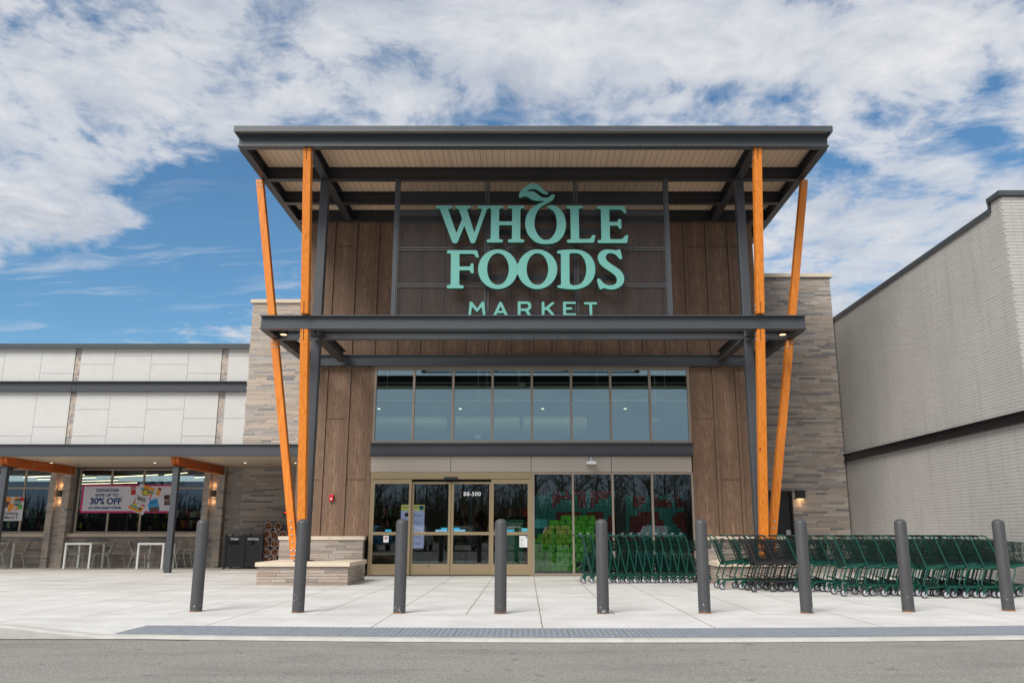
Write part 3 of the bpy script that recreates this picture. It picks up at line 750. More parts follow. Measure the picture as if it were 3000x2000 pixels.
for r in range(len(PAT)):
    for c_ in range(35):
        x=.30+c_*.1165; z=2.05-r*.1095-(.1095 if r==0 and c_<3 else 0)
        if r==0 and (c_<3 or c_>20): continue
        if r==11 and c_<14: continue
        ch=PAT[r][c_]; src=cm if ch=='m' else ct; key='m' if ch=='m' else 't'
        if c_<14 and r>5 and False: continue
        if not used[key]: o=src; used[key]=True
        else: o=copytree(src)
        o.location=(x,23.2+random.uniform(-.006,.006),z)
m=MB()
for r in range(7): 
    for c_ in range(35): m.box(.30+c_*.1165-.0565,.30+c_*.1165+.0565,23.2,23.46,.01+r*.11,.118+r*.11)
o=m.build('drink_carton_base',TEALB,None); tag(o,'lower tiers of teal drink cartons behind the trolleys, mostly hidden','cartons'); o['kind']='stuff'
# the pyramid of lime cartons in front of it
gp=None; gi=0
GR=[(.20,1.36,0),(.20,1.36,1),(.20,1.5,2),(.20,1.62,3),(.20,1.72,4),(.20,1.78,5),(.20,1.80,6),(.30,1.80,7),(.48,1.80,8),(.60,1.80,9),(.60,1.86,10),(.92,1.82,11)]
for x0,x1,r in GR:
    x=x0; z=.09+r*.1175
    while x<x1-.05:
        wd=random.choice((.24,.27,.27,.14)); wd=min(wd,x1-x)
        m=MB(); 
        if gp is None:
            m.box(-.12,.12,0,.25,0,.112); gp=m.build('lime_carton',GREENB,None,bevel=.004); o=gp
            m=MB(); m.box(-.09,-.07,-.002,0,.085,.098); m.box(.06,.08,-.002,0,.085,.098); m.build('handle_mark',DOT,gp)
        else: o=copytree(gp)
        o.location=(x+wd/2,22.35+random.uniform(-.02,.02),z); o.scale=((wd-.006)/.24,1,1)
        tag(o,'lime green carton stacked in the stepped pile behind the first window beside the doors','carton','lime cartons in the stepped pile')
        x+=wd+(.012 if random.random()<.7 else .03)
for i,(x,z,l) in enumerate(((.42,1.29,'upper'),(.42,1.17,'lower'))):
    m=MB(); m.box(x-.19,x+.15,22.7,22.9,z,z+.115); o=m.build('pale_carton',TEALL,None,bevel=.004)
    tag(o,'%s of two pale blue cartons left of the lime pile behind the window'%l,'carton'); m=MB(); m.box(x-.02,x+.02,22.697,22.7,z+.085,z+.10); m.build('handle_mark',DOT,o)
m=MB(); m.box(.2,4.2,22.3,23.5,.008,.085); o=m.build('pallet',DARKIN,None,bevel=.01); tag(o,'low dark pallet base under the lime and teal cartons','pallet')
# ================================================================== ENTRANCE CANOPY
cn=thing('entrance_canopy','large flat steel canopy over the entrance on two posts and four orange timber struts','canopy',(XC,18.85,0))
def ibeam(x0,x1,y,z0,z1,name,mat,fw=.17,web=.02,ft=.02,par=cn):
    m=MB(); m.box(x0,x1,y-web/2,y+web/2,z0+ft,z1-ft); m.box(x0,x1,y-fw/2,y+fw/2,z0,z0+ft); m.box(x0,x1,y-fw/2,y+fw/2,z1-ft,z1); return m.build(name,mat,par)
def ybeam(x,y0,y1,z0,z1,name,mat,fw=.17,web=.02,ft=.02,par=cn):
    m=MB(); m.box(x-web/2,x+web/2,y0,y1,z0+ft,z1-ft); m.box(x-fw/2,x+fw/2,y0,y1,z0,z0+ft); m.box(x-fw/2,x+fw/2,y0,y1,z1-ft,z1); return m.build(name,mat,par)
CL,CR=-4.84,5.13; RL,RR=-6.36,6.68
ZB,ZT=9.355,9.66
ibeam(RL,RR,17.10,ZB,ZT,'front_beam',STEEL,fw=.20)
for y in (18.85,20.33,21.60): ibeam(RL+.05,RR-.05,y,ZB-.002 if y!=21.60 else ZB,ZT-.003,'cross_beam',STEELD)
for x in (RL+.06,RR-.06): ybeam(x,17.2,27.5,ZB+.003,ZT-.006,'edge_beam',STEELD)
for x in (CL,CR): ybeam(x,17.2,21.62,ZB+.004,ZT-.006,'rafter',STEELD,fw=.19)
m=MB(); m.box(RL+.02,RR-.02,17.0,21.68,ZT,ZT+.03); m.box(RL+.02,XL-.07,21.68,27.5,ZT,ZT+.03); m.box(XR+.07,RR-.02,21.68,27.5,ZT,ZT+.03); m.build('soffit',SOFFIT,cn)
m=MB(); m.box(RL-.05,RR+.05,16.90,27.7,ZT+.032,ZT+.06); m.box(RL-.06,RR+.06,16.88,16.92,ZT-.02,ZT+.115); m.box(RL-.06,RL-.02,16.92,27.7,ZT-.02,ZT+.115); m.box(RR+.02,RR+.06,16.92,27.7,ZT-.02,ZT+.115); m.box(RL-.04,RR+.04,16.93,27.7,ZT+.061,ZT+.105)
m.build('roof_fascia',COPING,cn)
# lower canopy frame
LZ0,LZ1=5.405,5.708; LL,LR=-5.83,6.14
ibeam(LL,LR,17.85,LZ0,LZ1,'front_beam',STEEL,fw=.20)
LZ2=5.615
ibeam(LL+.05,CL-.11,18.85,LZ0+.002,LZ2,'cross_beam',STEEL); ibeam(CL+.11,CR-.11,18.85,LZ0+.002,LZ2,'cross_beam',STEEL); ibeam(CR+.11,LR-.05,18.85,LZ0+.002,LZ2,'cross_beam',STEEL)
ibeam(XL+.02,XR-.02,21.59,5.325,5.615,'wall_beam',STEEL,fw=.16)
for x in (LL+.06,LR-.06): ybeam(x,17.95,23.1,LZ0+.003,LZ1-.004,'edge_beam',STEELD)
for x in (CL+.03,CR-.03): ybeam(x,17.95,18.7,LZ0+.004,LZ1-.004,'outrigger',STEELD,fw=.18); ybeam(x,18.95,21.5,LZ0+.004,LZ1-.004,'outrigger',STEELD,fw=.18)
for s_,x in ((1,CL+.03),(-1,CR-.03)): m=MB(); m.tube([(x+s_*.06,19.2,5.46),(x+s_*.06,21.3,5.46)],.012,6); m.build('conduit',ZINC,cn)
# steel posts
for x in (CL,CR):
    m=MB(); m.box(x-.102,x+.102,18.75,18.95,.46,ZB-.002); c_=m.build('steel_post',STEEL,cn,bevel=.018)
    m=MB(); m.box(x-.17,x+.17,18.68,19.02,.46,.48); m.build('base_plate',STEEL,c_)
# timber struts: front ones lean toward the road, side ones lean outward
def lerp(a,b,t): return tuple(a[i]+(b[i]-a[i])*t for i in range(3))
def strut(a,b,w_,d_,label,axis):
    t=[0,(5.385-a[2])/(b[2]-a[2]),(5.728-a[2])/(b[2]-a[2]),1]
    o=None
    for (t0,t1) in ((t[0],t[1]),(t[2],t[3])):
        m=MB(); p,q=lerp(a,b,t0),lerp(a,b,t1)
        if axis=='f':      # front strut: two plies with a slot at each end for the steel blade
            vs=[]
            for P_ in (p,q):
                for i,j in ((-1,-1),(1,-1),(1,1),(-1,1)): vs.append((P_[0]+i*w_/2,P_[1]+j*d_/2,P_[2]))
            m.add(vs,[(0,1,2,3),(7,6,5,4),(0,4,5,1),(1,5,6,2),(2,6,7,3),(3,7,4,0)])
        else:
            vs=[]
            for P_ in (p,q):
                for i,j in ((-1,-1),(1,-1),(1,1),(-1,1)): vs.append((P_[0]+i*w_/2,P_[1]+j*d_/2,P_[2]))
            m.add(vs,[(0,1,2,3),(7,6,5,4),(0,4,5,1),(1,5,6,2),(2,6,7,3),(3,7,4,0)])
        o=m.build('timber_strut',TIMBER,cn,bevel=.009)
        # blades and bolts
        mb=MB(); sl=MB()
        ends=[(p,q,1),(q,p,-1)]
        for e,f_,s_ in ends:
            L=Vector(f_)-Vector(e); u=L.normalized()
            if axis=='f':
                y=e[1]; c0=Vector(e)+u*.0; c1=Vector(e)+u*.26
                sl.bar((c0[0]-.012,c0[1]-d_/2-.0015,c0[2]),(c1[0]-.012,c1[1]-d_/2-.0015,c1[2]),.013,.004,(0,1,0))
                for k in (.09,.20):
                    for dy in (-.04,.04):
                        cc=Vector(e)+u*k
                        for sx_ in (-1,1): mb.lathe((cc[0]+sx_*(w_/2+.008),cc[1]+dy,cc[2]),[(.017,-.008),(.017,.004),(.010,.012)] if sx_>0 else [(.010,-.012),(.017,-.004),(.017,.008)],8,'x')
            else:
                for k in (.07,.17):
                    for dx in (-.042,.042):
                        cc=Vector(e)+u*k
                        mb.lathe((cc[0]+dx,cc[1]-d_/2-.014,cc[2]),[(.010,-.006),(.012,0),(.022,.006),(.022,.014)],10,'y')
        if axis=='f': sl.build('blade_slot',BLACKM,o)
        else:
            if t0==0:
                for k in range(6):
                    cc=Vector(p)+(Vector(q)-Vector(p)).normalized()*(.06+k*.15)
                    mb.lathe((cc[0],cc[1]-d_/2-.014,cc[2]),[(.010,-.006),(.012,0),(.022,.006),(.022,.014)],10,'y')
        mb.build('bolt',ZINC,o)
for s_,cx in ((-1,CL),(1,CR)):
    strut((cx,18.62,.49),(cx,17.17,ZB-.005),.170,.19,'','f')
    strut((cx-.20 if s_<0 else cx+.20,18.86,.50),(cx-1.59 if s_<0 else cx+1.59,18.86,ZB-.01),.165,.17,'','s')
    m=MB(); m.box(cx-.13,cx+.13,18.45,18.68,.46,.485); m.build('foot_plate',BLACKM,cn)
# down lights under the lower frame
for x,l in ((-5.45,'left'),(5.77,'right')):
    t=thing('down_light','small round lit downlight under the %s end of the lower canopy frame'%l,'light',(x,18.3,5.40))
    m=MB(); m.lathe((x,18.3,5.40),[(.095,-.005),(.095,.10)],20); m.tube([(x,18.3,5.5),(x,18.3,5.66)],.02,6); m.build('housing',BLACKM,t,smooth=True)
    m=MB(); m.lathe((x,18.3,5.392),[(.07,0),(.07,.002)],20); m.build('lens',LAMPW,t)
# ------------------------------------------------------------------ mesh screen and the sign
sc=thing('mesh_screen','tall dark expanded metal screen in a steel frame hung behind the sign letters','screen',(XC,18.76,5.8))
mx=[-3.06,-.92,1.18,3.33]; mz=[5.73,6.675,7.57,8.455,9.33]
for i in range(3):
    for j in range(4):
        m=MB(); m.quad([(mx[i]+.02,18.755,mz[j]+.01),(mx[i+1]-.02,18.755,mz[j]+.01),(mx[i+1]-.02,18.755,mz[j+1]-.01),(mx[i]+.02,18.755,mz[j+1]-.01)])
        m.add([],[]); m.build('mesh_panel',MESH,sc)
m=MB()
for j in range(1,4):
    for dz in (-.028,.028):
        for i in range(3): m.box(mx[i]+.055,mx[i+1]-.055,18.72,18.75,mz[j]+dz-.014,mz[j]+dz+.014)
for i in range(3):
    m.box(mx[i]+.055,mx[i+1]-.055,18.72,18.75,mz[4]-.05,mz[4]-.02); m.box(mx[i]+.055,mx[i+1]-.055,18.72,18.75,mz[0],mz[0]+.03)
    for xx in (mx[i]+.04,mx[i+1]-.04): m.box(xx-.016,xx+.016,18.715,18.748,mz[0],mz[4]-.02)
m.build('panel_frame',STEEL,sc)
m=MB()
for a,b,c_,d_ in ((mx[0]-.07,mx[0]+.022,18.70,18.86),(mx[3]-.022,mx[3]+.07,18.70,18.86),(mx[1]-.014,mx[1]+.014,18.76,18.84),(mx[2]-.014,mx[2]+.014,18.76,18.84)):
    m=MB(); m.box(a,b,c_,d_,mz[0],mz[4]); m.build('screen_post',STEEL,sc)
for z in (8.06,6.93,5.97):
    m=MB(); m.box(-1.75 if z<8 else -.9,2.45 if z<7.5 else 2.1,18.90,18.98,z-.06,z+.06); m.build('sign_rail',STEELD,sc)
SG=thing('shop_sign','large pale teal lettering of the shop name with a leaf on the letter O','sign',(.2,18.5,5.8))
t_=R(TILT)
YS=18.44
def onplane(px,py,Y=YS):
    a=(px-CXP)/FPX; b=(1000-py)/FPX; yy=math.cos(t_)-b*math.sin(t_); zc=math.sin(t_)+b*math.cos(t_)
    return (a*Y/yy, CAMH+zc*Y/yy)
def conv(loop,z): 
    ox,oy,s_={'A':(1270,520,7.84),'B':(1560,520,7.84),'C':(1270,715,7.2933),'D':(1560,715,7.2933)}[z]
    return [onplane(ox+p[0]/s_,oy+p[1]/s_) for p in loop]
def ell(cx,cy,rx,ry,n=48): return [(cx+rx*math.cos(2*math.pi*i/n),cy+ry*math.sin(2*math.pi*i/n)) for i in range(n)]
WH=[(58,648,34),(432,648,34),(432,716,34),(336,722,34),(527,1275,12),(654,955,20),(578,722,30),(500,716,34),(500,648,34),(862,648,34),(862,716,34),(768,722,34),(938,1262,12),(1118,722,30),(1020,716,34),(1020,648,34),(1603,648,34),(1603,716,34),(1512,716,30),(1508,1008,25),(1805,1008,25),(1803,716,30),(1716,716,34),(1716,648,34),(2088,648,34),(2088,716,34),(1998,716,30),(1995,1420,30),(2086,1420,36),(2086,1495,36),(1708,1495,36),(1708,1420,36),(1800,1420,30),(1803,1097,25),(1508,1097,25),(1506,1420,30),(1595,1420,36),(1595,1495,36),(1222,1495,36),(1222,1420,36),(1310,1420,30),(1322,712,45),(1235,712,45),(950,1515,60),(858,1515,60),(710,1112,12),(545,1515,60),(440,1515,60),(145,722,30),(58,716,34)]
LO=[(-314,432),(-302,375),(-262,305),(-200,240),(-130,185),(-60,146),(16,133),(90,145),(150,180),(205,238),(250,290),(310,328),(350,348),(360,370),(345,388),(290,388),(225,365),(160,318),(95,283),(30,268),(-40,272),(-95,295),(-116,318),(-75,322),(0,320),(60,338),(110,375),(170,425),(240,460),(310,466),(370,452),(415,418),(455,394),(490,392),(510,420),(495,470),(440,535),(360,585),(270,632),(185,690),(120,765),(75,870),(50,990),(50,1120),(85,1240),(150,1345),(230,1415),(305,1433),(390,1415),(470,1345),(528,1240),(555,1110),(552,980),(530,870),(485,785),(425,738),(370,712),(348,685),(362,652),(410,637),(480,640),(560,665),(640,725),(705,815),(750,930),(770,1060),(760,1190),(715,1320),(640,1425),(540,1495),(430,1525),(310,1530),(180,1522),(60,1475),(-40,1390),(-115,1285),(-155,1170),(-168,1060),(-155,935),(-115,830),(-50,735),(40,655),(130,610),(215,575),(257,552),(240,535),(160,543),(60,532),(-30,500),(-110,450),(-180,438),(-240,455),(-290,467)]
LL_=[(777,650,34),(1158,650,34),(1158,720,34),(1062,720,28),(1075,1412,30),(1325,1412,75),(1378,1318,28),(1448,1318,32),(1415,1500,30),(790,1500,34),(790,1427,34),(880,1427,28),(868,720,28),(777,720,34)]
EE=[(1478,655,34),(2122,655,28),(2160,822,26),(2100,822,30),(2050,738,50),(1765,738,28),(1770,1018,22),(1955,1018,22),(1970,952,30),(2038,952,32),(2048,1180,32),(1982,1180,32),(1960,1108,25),(1775,1108,22),(1783,1418,38),(2065,1418,80),(2135,1322,30),(2208,1322,32),(2175,1508,32),(1495,1508,34),(1495,1435,34),(1582,1435,28),(1568,725,28),(1478,722,34)]
FF=[(288,132,34),(935,132,28),(975,292,28),(912,292,30),(868,212,45),(556,212,28),(556,478,20),(780,478,22),(795,408,30),(855,408,30),(862,628,32),(800,628,30),(778,562,22),(556,562,20),(552,877,26),(646,877,36),(646,947,34),(281,947,34),(281,877,36),(366,877,26),(372,205,26),(288,203,32)]
DD=[(522,150,24),(600,130),(700,120),(800,116),(900,116),(980,121),(1060,138),(1140,175),(1200,215),(1250,265),(1292,330),(1320,390),(1338,460),(1345,540),(1338,620),(1320,690),(1290,760),(1245,820),(1195,872),(1130,912),(1070,938),(1010,955),(950,966),(880,970),(790,967),(700,958),(610,945),(530,930,28),(530,880,30),(610,876,26),(605,205,28),(524,203,32)]
DH=[(790,250,0),(792,222),(812,205),(860,196),(920,195),(970,202),(1020,222),(1062,262),(1098,315),(1125,375),(1143,450),(1150,540),(1143,620),(1128,690),(1105,750),(1072,803),(1030,845),(975,870),(920,881),(860,878),(818,862),(796,830),(794,790)]
SS=[(1860,114),(1884,140),(1900,215),(1918,295),(1908,318),(1878,328),(1850,315),(1815,268),(1760,222),(1700,199),(1645,198),(1595,218),(1567,262),(1570,312),(1612,372),(1700,437),(1830,522),(1910,602),(1955,690),(1957,790),(1920,870),(1840,935),(1740,968),(1640,969),(1565,951),(1515,942),(1480,968),(1445,966),(1425,935),(1400,855),(1378,780),(1388,747),(1420,735),(1455,757),(1500,815),(1560,860),(1640,881),(1720,873),(1780,840),(1804,780),(1790,712),(1740,650),(1640,580),(1520,500),(1440,420),(1398,330),(1400,240),(1450,165),(1530,125),(1620,114),(1720,124),(1790,133),(1830,116)]
SM=[SIGNF,SIGNR]
def letter(loops,z,dy=0,smooth=False):
    extrude_outline([conv(l,z) for l in loops],YS+dy,YS+.115,'letter',SM,SG,bevel=.004)
letter([fillet(WH)],'A'); letter([crom(LO,3)],'B'); letter([fillet(LL_)],'B'); letter([fillet(EE)],'B')
letter([fillet(FF)],'C'); letter([ell(1376,538,424,425),ell(1378,535,230,337)],'C'); letter([ell(2219,538,427,425),ell(2221,535,229,337)],'C',.0015)
letter([[(1774,400),(1788,412),(1798,422),(1808,412),(1822,400),(1830,538),(1822,672),(1808,660),(1798,650),(1788,660),(1774,672),(1766,538)]],'C',.003)
letter([fillet(DD),fillet(DH)],'D'); letter([crom(SS,3)],'D')
MK=[([[(775,1228,20),(822,1228,20),(932,1372,8),(1038,1228,18),(1085,1228,18),(1116,1536),(1057,1536),(1030,1345,10),(932,1458,14),(825,1345,10),(797,1536),(741,1536)]],'C'),
([[(1410,1232,22),(1455,1232,22),(1598,1536),(1532,1536),(1508,1475,10),(1362,1475,10),(1335,1536),(1270,1536)],[(1432,1336),(1478,1422),(1388,1422)]],'C'),
([[(1800,1225,12),(1990,1225),(2050,1237),(2083,1270),(2092,1315),(2083,1370),(2062,1400),(2028,1425),(2100,1536),(2030,1536),(1955,1430,15),(1862,1430,10),(1860,1536),(1800,1536)],[(1862,1281),(1985,1281),(2015,1290),(2030,1322),(2020,1355),(1985,1376),(1862,1376)]],'C'),
([[(195,1232,20),(255,1232,20),(257,1345,8),(285,1345,8),(425,1232,20),(478,1255,20),(357,1368,6),(498,1536),(420,1536),(312,1412,10),(258,1412,12),(255,1536),(197,1536)]],'D'),
([[(652,1232,15),(928,1232,22),(928,1282,20),(715,1282,8),(715,1352,8),(853,1352,22),(853,1403,22),(717,1403,8),(717,1480,8),(932,1480,22),(935,1536,20),(655,1536,10)]],'D'),
([[(1102,1240,22),(1380,1240,22),(1380,1292,22),(1275,1292,8),(1282,1536),(1222,1536),(1210,1292,8),(1102,1292,22)]],'D')]
for l,z in MK: letter([fillet(q) for q in l],z)
# ================================================================== STONE TOWERS
tl=thing('stone_tower','left stone-faced tower beside the entrance block, above the white-panelled wing','wall',(-6.9,23.2,0))
m=MB(); course_wall(m,-7.84,XL-.02,23.2,3.43,7.48,lens=(.25,.8),jit=.014,edge=.02,depth=.12); m.build('stone_facing',STONE,tl)
m=MB(); m.box(-7.83,XL-.02,23.225,30,3.43,7.475); m.build('mortar_core',MORTAR,tl)
m=MB(); m.box(-7.90,XL-.03,23.14,30.05,7.48,7.585); m.build('coping',LIME,tl,bevel=.005)
tr=thing('stone_tower','right grey stone-faced tower between the entrance block and the painted brick wall','wall',(7.6,23.2,0))
m=MB(); course_wall(m,XR+.02,8.79,23.2,0,8.25,lens=(.25,.8),jit=.012,edge=.012,depth=.12,holes=[(6.33,7.27,-1,2.16)]); m.build('stone_facing',STONED,tr)
m=MB(); m.box(XR+.02,6.33,23.225,30,0,8.24); m.box(7.27,8.78,23.225,30,0,8.24); m.box(6.33,7.27,23.225,30,2.16,8.24); m.box(6.33,7.27,23.45,30,0,2.16); m.build('mortar_core',MORTAR,tr)
m=MB(); m.box(XR+.03,8.86,23.13,30.05,8.25,8.36); m.build('coping',LIME,tr,bevel=.005)
m=MB(); m.box(6.34,7.26,23.33,23.38,0.01,2.13); dd=m.build('door',BLACKM,tr,bevel=.004)
m=MB(); m.box(6.33,7.27,23.19,23.34,2.13,2.158); m.box(7.235,7.268,23.24,23.40,0,2.13); m.build('door_frame',BLACKM,dd)
m=MB(); m.box(7.06,7.19,23.27,23.33,.95,1.13); m.build('lock_box',ZINC,dd,bevel=.01)
wl=thing('wall_lamp','square black wall lamp glowing down the stone beside the dark door','lamp',(7.46,23.1,2.06))
m=MB(); m.box(7.35,7.575,23.04,23.20,1.955,2.18); m.build('shade',BLACKM,wl,bevel=.006)
m=MB(); m.box(7.38,7.545,23.06,23.18,1.948,1.954); m.build('lens',LAMPW,wl)
def glow(name,loc,e,parent,col=(1,.66,.36),rad=.04):
    l=bpy.data.lights.new(name,'POINT'); l.energy=e; l.color=col; l.shadow_soft_size=rad
    o=bpy.data.objects.new(name,l); C.objects.link(o); o.location=Vector(loc)-parent.location; o.parent=parent
glow('lamp_glow',(7.46,23.10,1.88),.5,wl)
# ================================================================== PAINTED BRICK BUILDING (right)
XW=8.83
rb=thing('brick_building','long pale grey painted brick side wall with black steel band on the right','building',(XW,19,0))
m=MB()
def brick_run(m,y0,y1,z0,z1,h=.0635,L=.305):
    n=int(round((z1-z0)/h)); h=(z1-z0)/n
    for r in range(n):
        y=y0-(L/2 if r%2 else 0)
        while y<y1:
            a,b=max(y,y0),min(y+L,y1)
            if b-a>.02:
                o=random.uniform(0,.004)
                m.box(XW-o,XW+.05,a,b-.006,z0+r*h,z0+(r+1)*h-.0055)
            y+=L
brick_run(m,14.62,23.42,0,2.955); brick_run(m,14.62,23.42,3.16,6.98); brick_run(m,14.62,14.92,6.98,7.16)
def brick_front(m,x0,x1,z0,z1,y,h=.0635,L=.305):
    n=int(round((z1-z0)/h)); h=(z1-z0)/n
    for r in range(n):
        x=x0+.03-(L/2 if r%2 else 0)
        while x<x1:
            a,b=max(x,x0),min(x+L,x1)
            if b-a>.02: m.box(a,b-.007,y-random.uniform(0,.004),y+.03,z0+r*h,z0+(r+1)*h-.007)
            x+=L
brick_front(m,XW+.002,11.5,0,7.16,14.585)
m.build('brick_facing',PBRICK,rb)
m=MB(); m.box(XW+.0055,11.5,14.593,23.42,0,6.97); m.box(XW+.0055,11.5,14.593,14.92,6.97,7.15); m.build('wall_core',PMORT,rb)
m=MB(); m.box(XW-.02,11.5,14.93,24.5,6.98,7.06); m.box(XW-.05,11.6,14.53,14.97,7.165,7.26); m.box(XW-.045,XW+.03,14.93,14.96,7.05,7.17); m.box(XW-.035,XW-.02,14.93,24.5,6.95,7.06); m.build('coping',COPING,rb)
m=MB(); m.box(XW-.03,XW+.02,13.9,23.38,2.96,3.155); m.box(XW-.09,XW-.03,14.5,23.38,3.14,3.155); m.box(XW-.09,XW-.03,14.5,23.38,2.96,2.975)
for k in range(9):
    for dz in (3.01,3.10): m.lathe((XW-.045,15.3+k*.95,dz),[(.013,0),(.018,.015)],8,'x')
m.build('steel_band',BLACKM,rb)
# ================================================================== LEFT WING with arcade
lw=thing('wing_building','low left wing with large white fibre panels above a recessed arcade with windows','building',(-15,25,0))
AX0=-27.0
m=MB(); m.box(AX0,-7.86,23.46,30,3.43,6.19); m.build('wall',MORTAR,lw)
m=MB(); m.box(AX0,-7.85,23.30,30,6.19,6.30); m.box(AX0,-7.85,23.26,23.30,6.17,6.305); m.build('coping',COPING,lw)
period=4.19
for k in range(5):
    b0=-8.69-period*k
    c_=[b0-.95-1.06*2-.0-.89,b0-.95-1.06*2,b0-.95-1.06,b0-.95,b0]
    c_=[b0-4.02,b0-3.06,b0-2.01,b0-.95,b0]
    up=[[5.73],[5.98],[5.73],[5.47]]; lo=[[4.436,3.686],[3.935],[4.436],[4.185,3.686]]
    if k==1: up=[[5.73],[5.98],[],[5.47]]; lo=[[4.436],[3.935],[3.686],[3.94]]
    for i in range(4):
        for zlo,zhi,ss in ((3.44,4.94,lo[i]),(5.23,6.19,up[i])):
            zs=[zlo]+sorted(ss)+[zhi]
            for a,b in zip(zs[:-1],zs[1:]):
                m=MB(); m.box(c_[i]+.004,c_[i+1]-.004,23.40,23.44,a+.004,b-.004); m.build('wall_panel',FIBRE,lw)
    for za,zb in ((3.44,4.94),(5.23,6.19)): m=MB(); course_wall(m,b0+.006,b0+.184,23.43,za,zb,lens=(.10,.17)); m.build('brick_strip',STONE,lw)
for zlo,zhi in ((3.44,4.185),(4.185,4.94),(5.23,5.98),(5.98,6.19)):
    m=MB(); m.box(-8.50,-7.86,23.40,23.44,zlo+.004,zhi-.004); m.build('wall_panel',FIBRE,lw)
m=MB(); m.box(AX0,-7.90,23.36,23.40,4.94,5.225); m.box(AX0,-7.90,23.27,23.36,5.21,5.225); m.box(AX0,-7.90,23.27,23.36,4.94,4.955)
for dx in (-.06,.06):
    for dz in (5.0,5.08,5.16): m.lathe((-12.80+dx,23.345,dz),[(.012,0),(.018,.016)],8,'y')
m.build('steel_band',STEEL,lw)
m=MB(); m.box(AX0,XL-.03,23.19,23.22,3.105,3.435); m.box(AX0,XL-.03,23.13,23.19,3.42,3.435); m.box(AX0,XL-.03,23.13,23.19,3.105,3.12); m.box(AX0,XL-.03,23.22,23.44,3.40,3.43); m.build('fascia_beam',STEEL,lw)
def soffit2():
    m_,n,b,P,O,g=base('arcade_soffit')
    x,y,z=n.sep(P); f_=n.m('FRACT',n.m('DIVIDE',y,.10)); j=n.m('LESS_THAN',f_,.06)
    c=n.mix(n.noise(P,3,3),(.48,.385,.29),(.56,.455,.345)); c=n.mix(j,c,(.28,.21,.15)); n.l(c,b.inputs['Base Color']); b.inputs['Roughness'].default_value=.5; return m_
m=MB(); m.box(AX0,XL-.04,23.22,27.3,3.10,3.14); m.build('arcade_ceiling',soffit2(),lw)
m=MB(); m.box(-9.4,-6.0,27.05,27.4,0,3.1); m.box(AX0,-9.4,27.12,27.4,0,.93); m.box(-15.0,-14.42,27.12,27.4,.93,3.1); m.box(-10.2,-9.4,27.12,27.4,.93,3.1); m.build('back_wall',MORTAR,lw)
m=MB(); course_wall(m,-9.04,-6.0,27.02,0,3.1,lens=(.35,.95)); course_wall(m,-9.55,-9.04,27.06,0,3.1,lens=(.3,.6)); m.build('stone_facing',STONED,lw)
m=MB(); course_wall(m,-14.42,-10.2,27.09,0,.93,lens=(.35,.95)); m.build('stone_facing',STONED,lw)
m=MB(); course_wall(m,-20,-15.1,27.09,0,.93,lens=(.35,.95)); m.build('stone_facing',STONED,lw)
for px0 in (-15.1,-10.22):
    m=MB()
    course_wall(m,px0,px0+.20,26.85,0,3.1,lens=(.19,.21),depth=.3); course_wall(m,px0+.44,px0+.66,26.85,0,3.1,lens=(.19,.23),depth=.3); course_wall(m,px0+.20,px0+.44,26.98,0,3.1,lens=(.19,.25),depth=.15)
    pi=m.build('pilaster',STONE,lw)
    m=MB(); m.box(px0+.01,px0+.185,26.87,27.1,0,3.09); m.box(px0+.455,px0+.65,26.87,27.1,0,3.09); m.box(px0+.19,px0+.45,26.995,27.1,0,3.09); m.build('mortar_core',MORTAR,pi)
for a,b in ((-14.44,-13.25),(-13.245,-12.05),(-12.045,-10.23),(-18,-16.2),(-16.195,-15.11)): m=MB(); m.box(a,b,26.98,27.15,.93,1.03); m.build('window_sill',LIME,lw,bevel=.004)
f=frame(-14.30,-10.24,1.035,3.06,[-13.27,-12.24,-11.22],.055,27.09,27.16,'window',lw,zs=(2.44,))
xx=[-14.30,-13.27,-12.24,-11.22,-10.24]
for i in range(4):
    for a,b in ((1.09,2.415),(2.465,3.005)):
        m=MB(); m.box(xx[i]+.03,xx[i+1]-.03,27.12,27.13,a,b); m.build('pane',G_ARC,f)
f=frame(-19.2,-15.11,1.035,3.06,[-18.1,-17.1,-16.03],.055,27.09,27.16,'window',lw,zs=(2.44,))
xx=[-19.2,-18.1,-17.1,-16.03,-15.11]
for i in range(4):
    for a,b in ((1.09,2.415),(2.465,3.005)):
        m=MB(); m.box(xx[i]+.03,xx[i+1]-.03,27.12,27.13,a,b); m.build('pane',G_ARC,f)
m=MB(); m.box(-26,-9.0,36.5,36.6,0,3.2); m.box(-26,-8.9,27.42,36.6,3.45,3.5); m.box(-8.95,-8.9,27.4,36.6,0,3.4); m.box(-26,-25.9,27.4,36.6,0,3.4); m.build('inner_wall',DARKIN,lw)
m=MB(); m.box(-26,-8.9,27.4,36.6,-.02,.006); m.build('shop_floor',FLOORIN,lw)
# linear lamps in the shop: rows of strips running away from the window
rowz=0
for i,(x0,x1,y,z) in enumerate([(-17.6,-14.9,29.6,2.95),(-17.9,-15.2,31.0,2.95),(-18.3,-15.2,32.6,2.95),(-18.6,-15.2,34.2,2.95),(-14.6,-12.6,30.0,2.98),(-12.4,-11.2,29.0,2.98),(-11.9,-10.4,30.4,2.98),(-12.2,-10.3,32.3,2.95),(-12.6,-11.4,34.6,2.95)]):
    t=thing('linear_lamp',['long lit strip lamp, %s row behind the far left window','lit strip lamp, %s row behind the banner window'][i>3]%['first','second','third','fourth','first','second','third','fourth','fifth'][i],'lamp',((x0+x1)/2,y,z),'strip lamps inside the wing')
    m=MB(); m.bar((x0,y,z+.03),(x1,y-1.1,z+.03),.07,.04); m.build('housing',DARKIN,t)
    m=MB(); m.bar((x0,y,z),(x1,y-1.1,z),.035,.010); m.build('tube',LED,t)
shelf(-14.1,-12.4,30.5,1.9,'stocked shelf behind the left panes of the banner window',[BROWNP,BARK,GREENP,YELP],5)
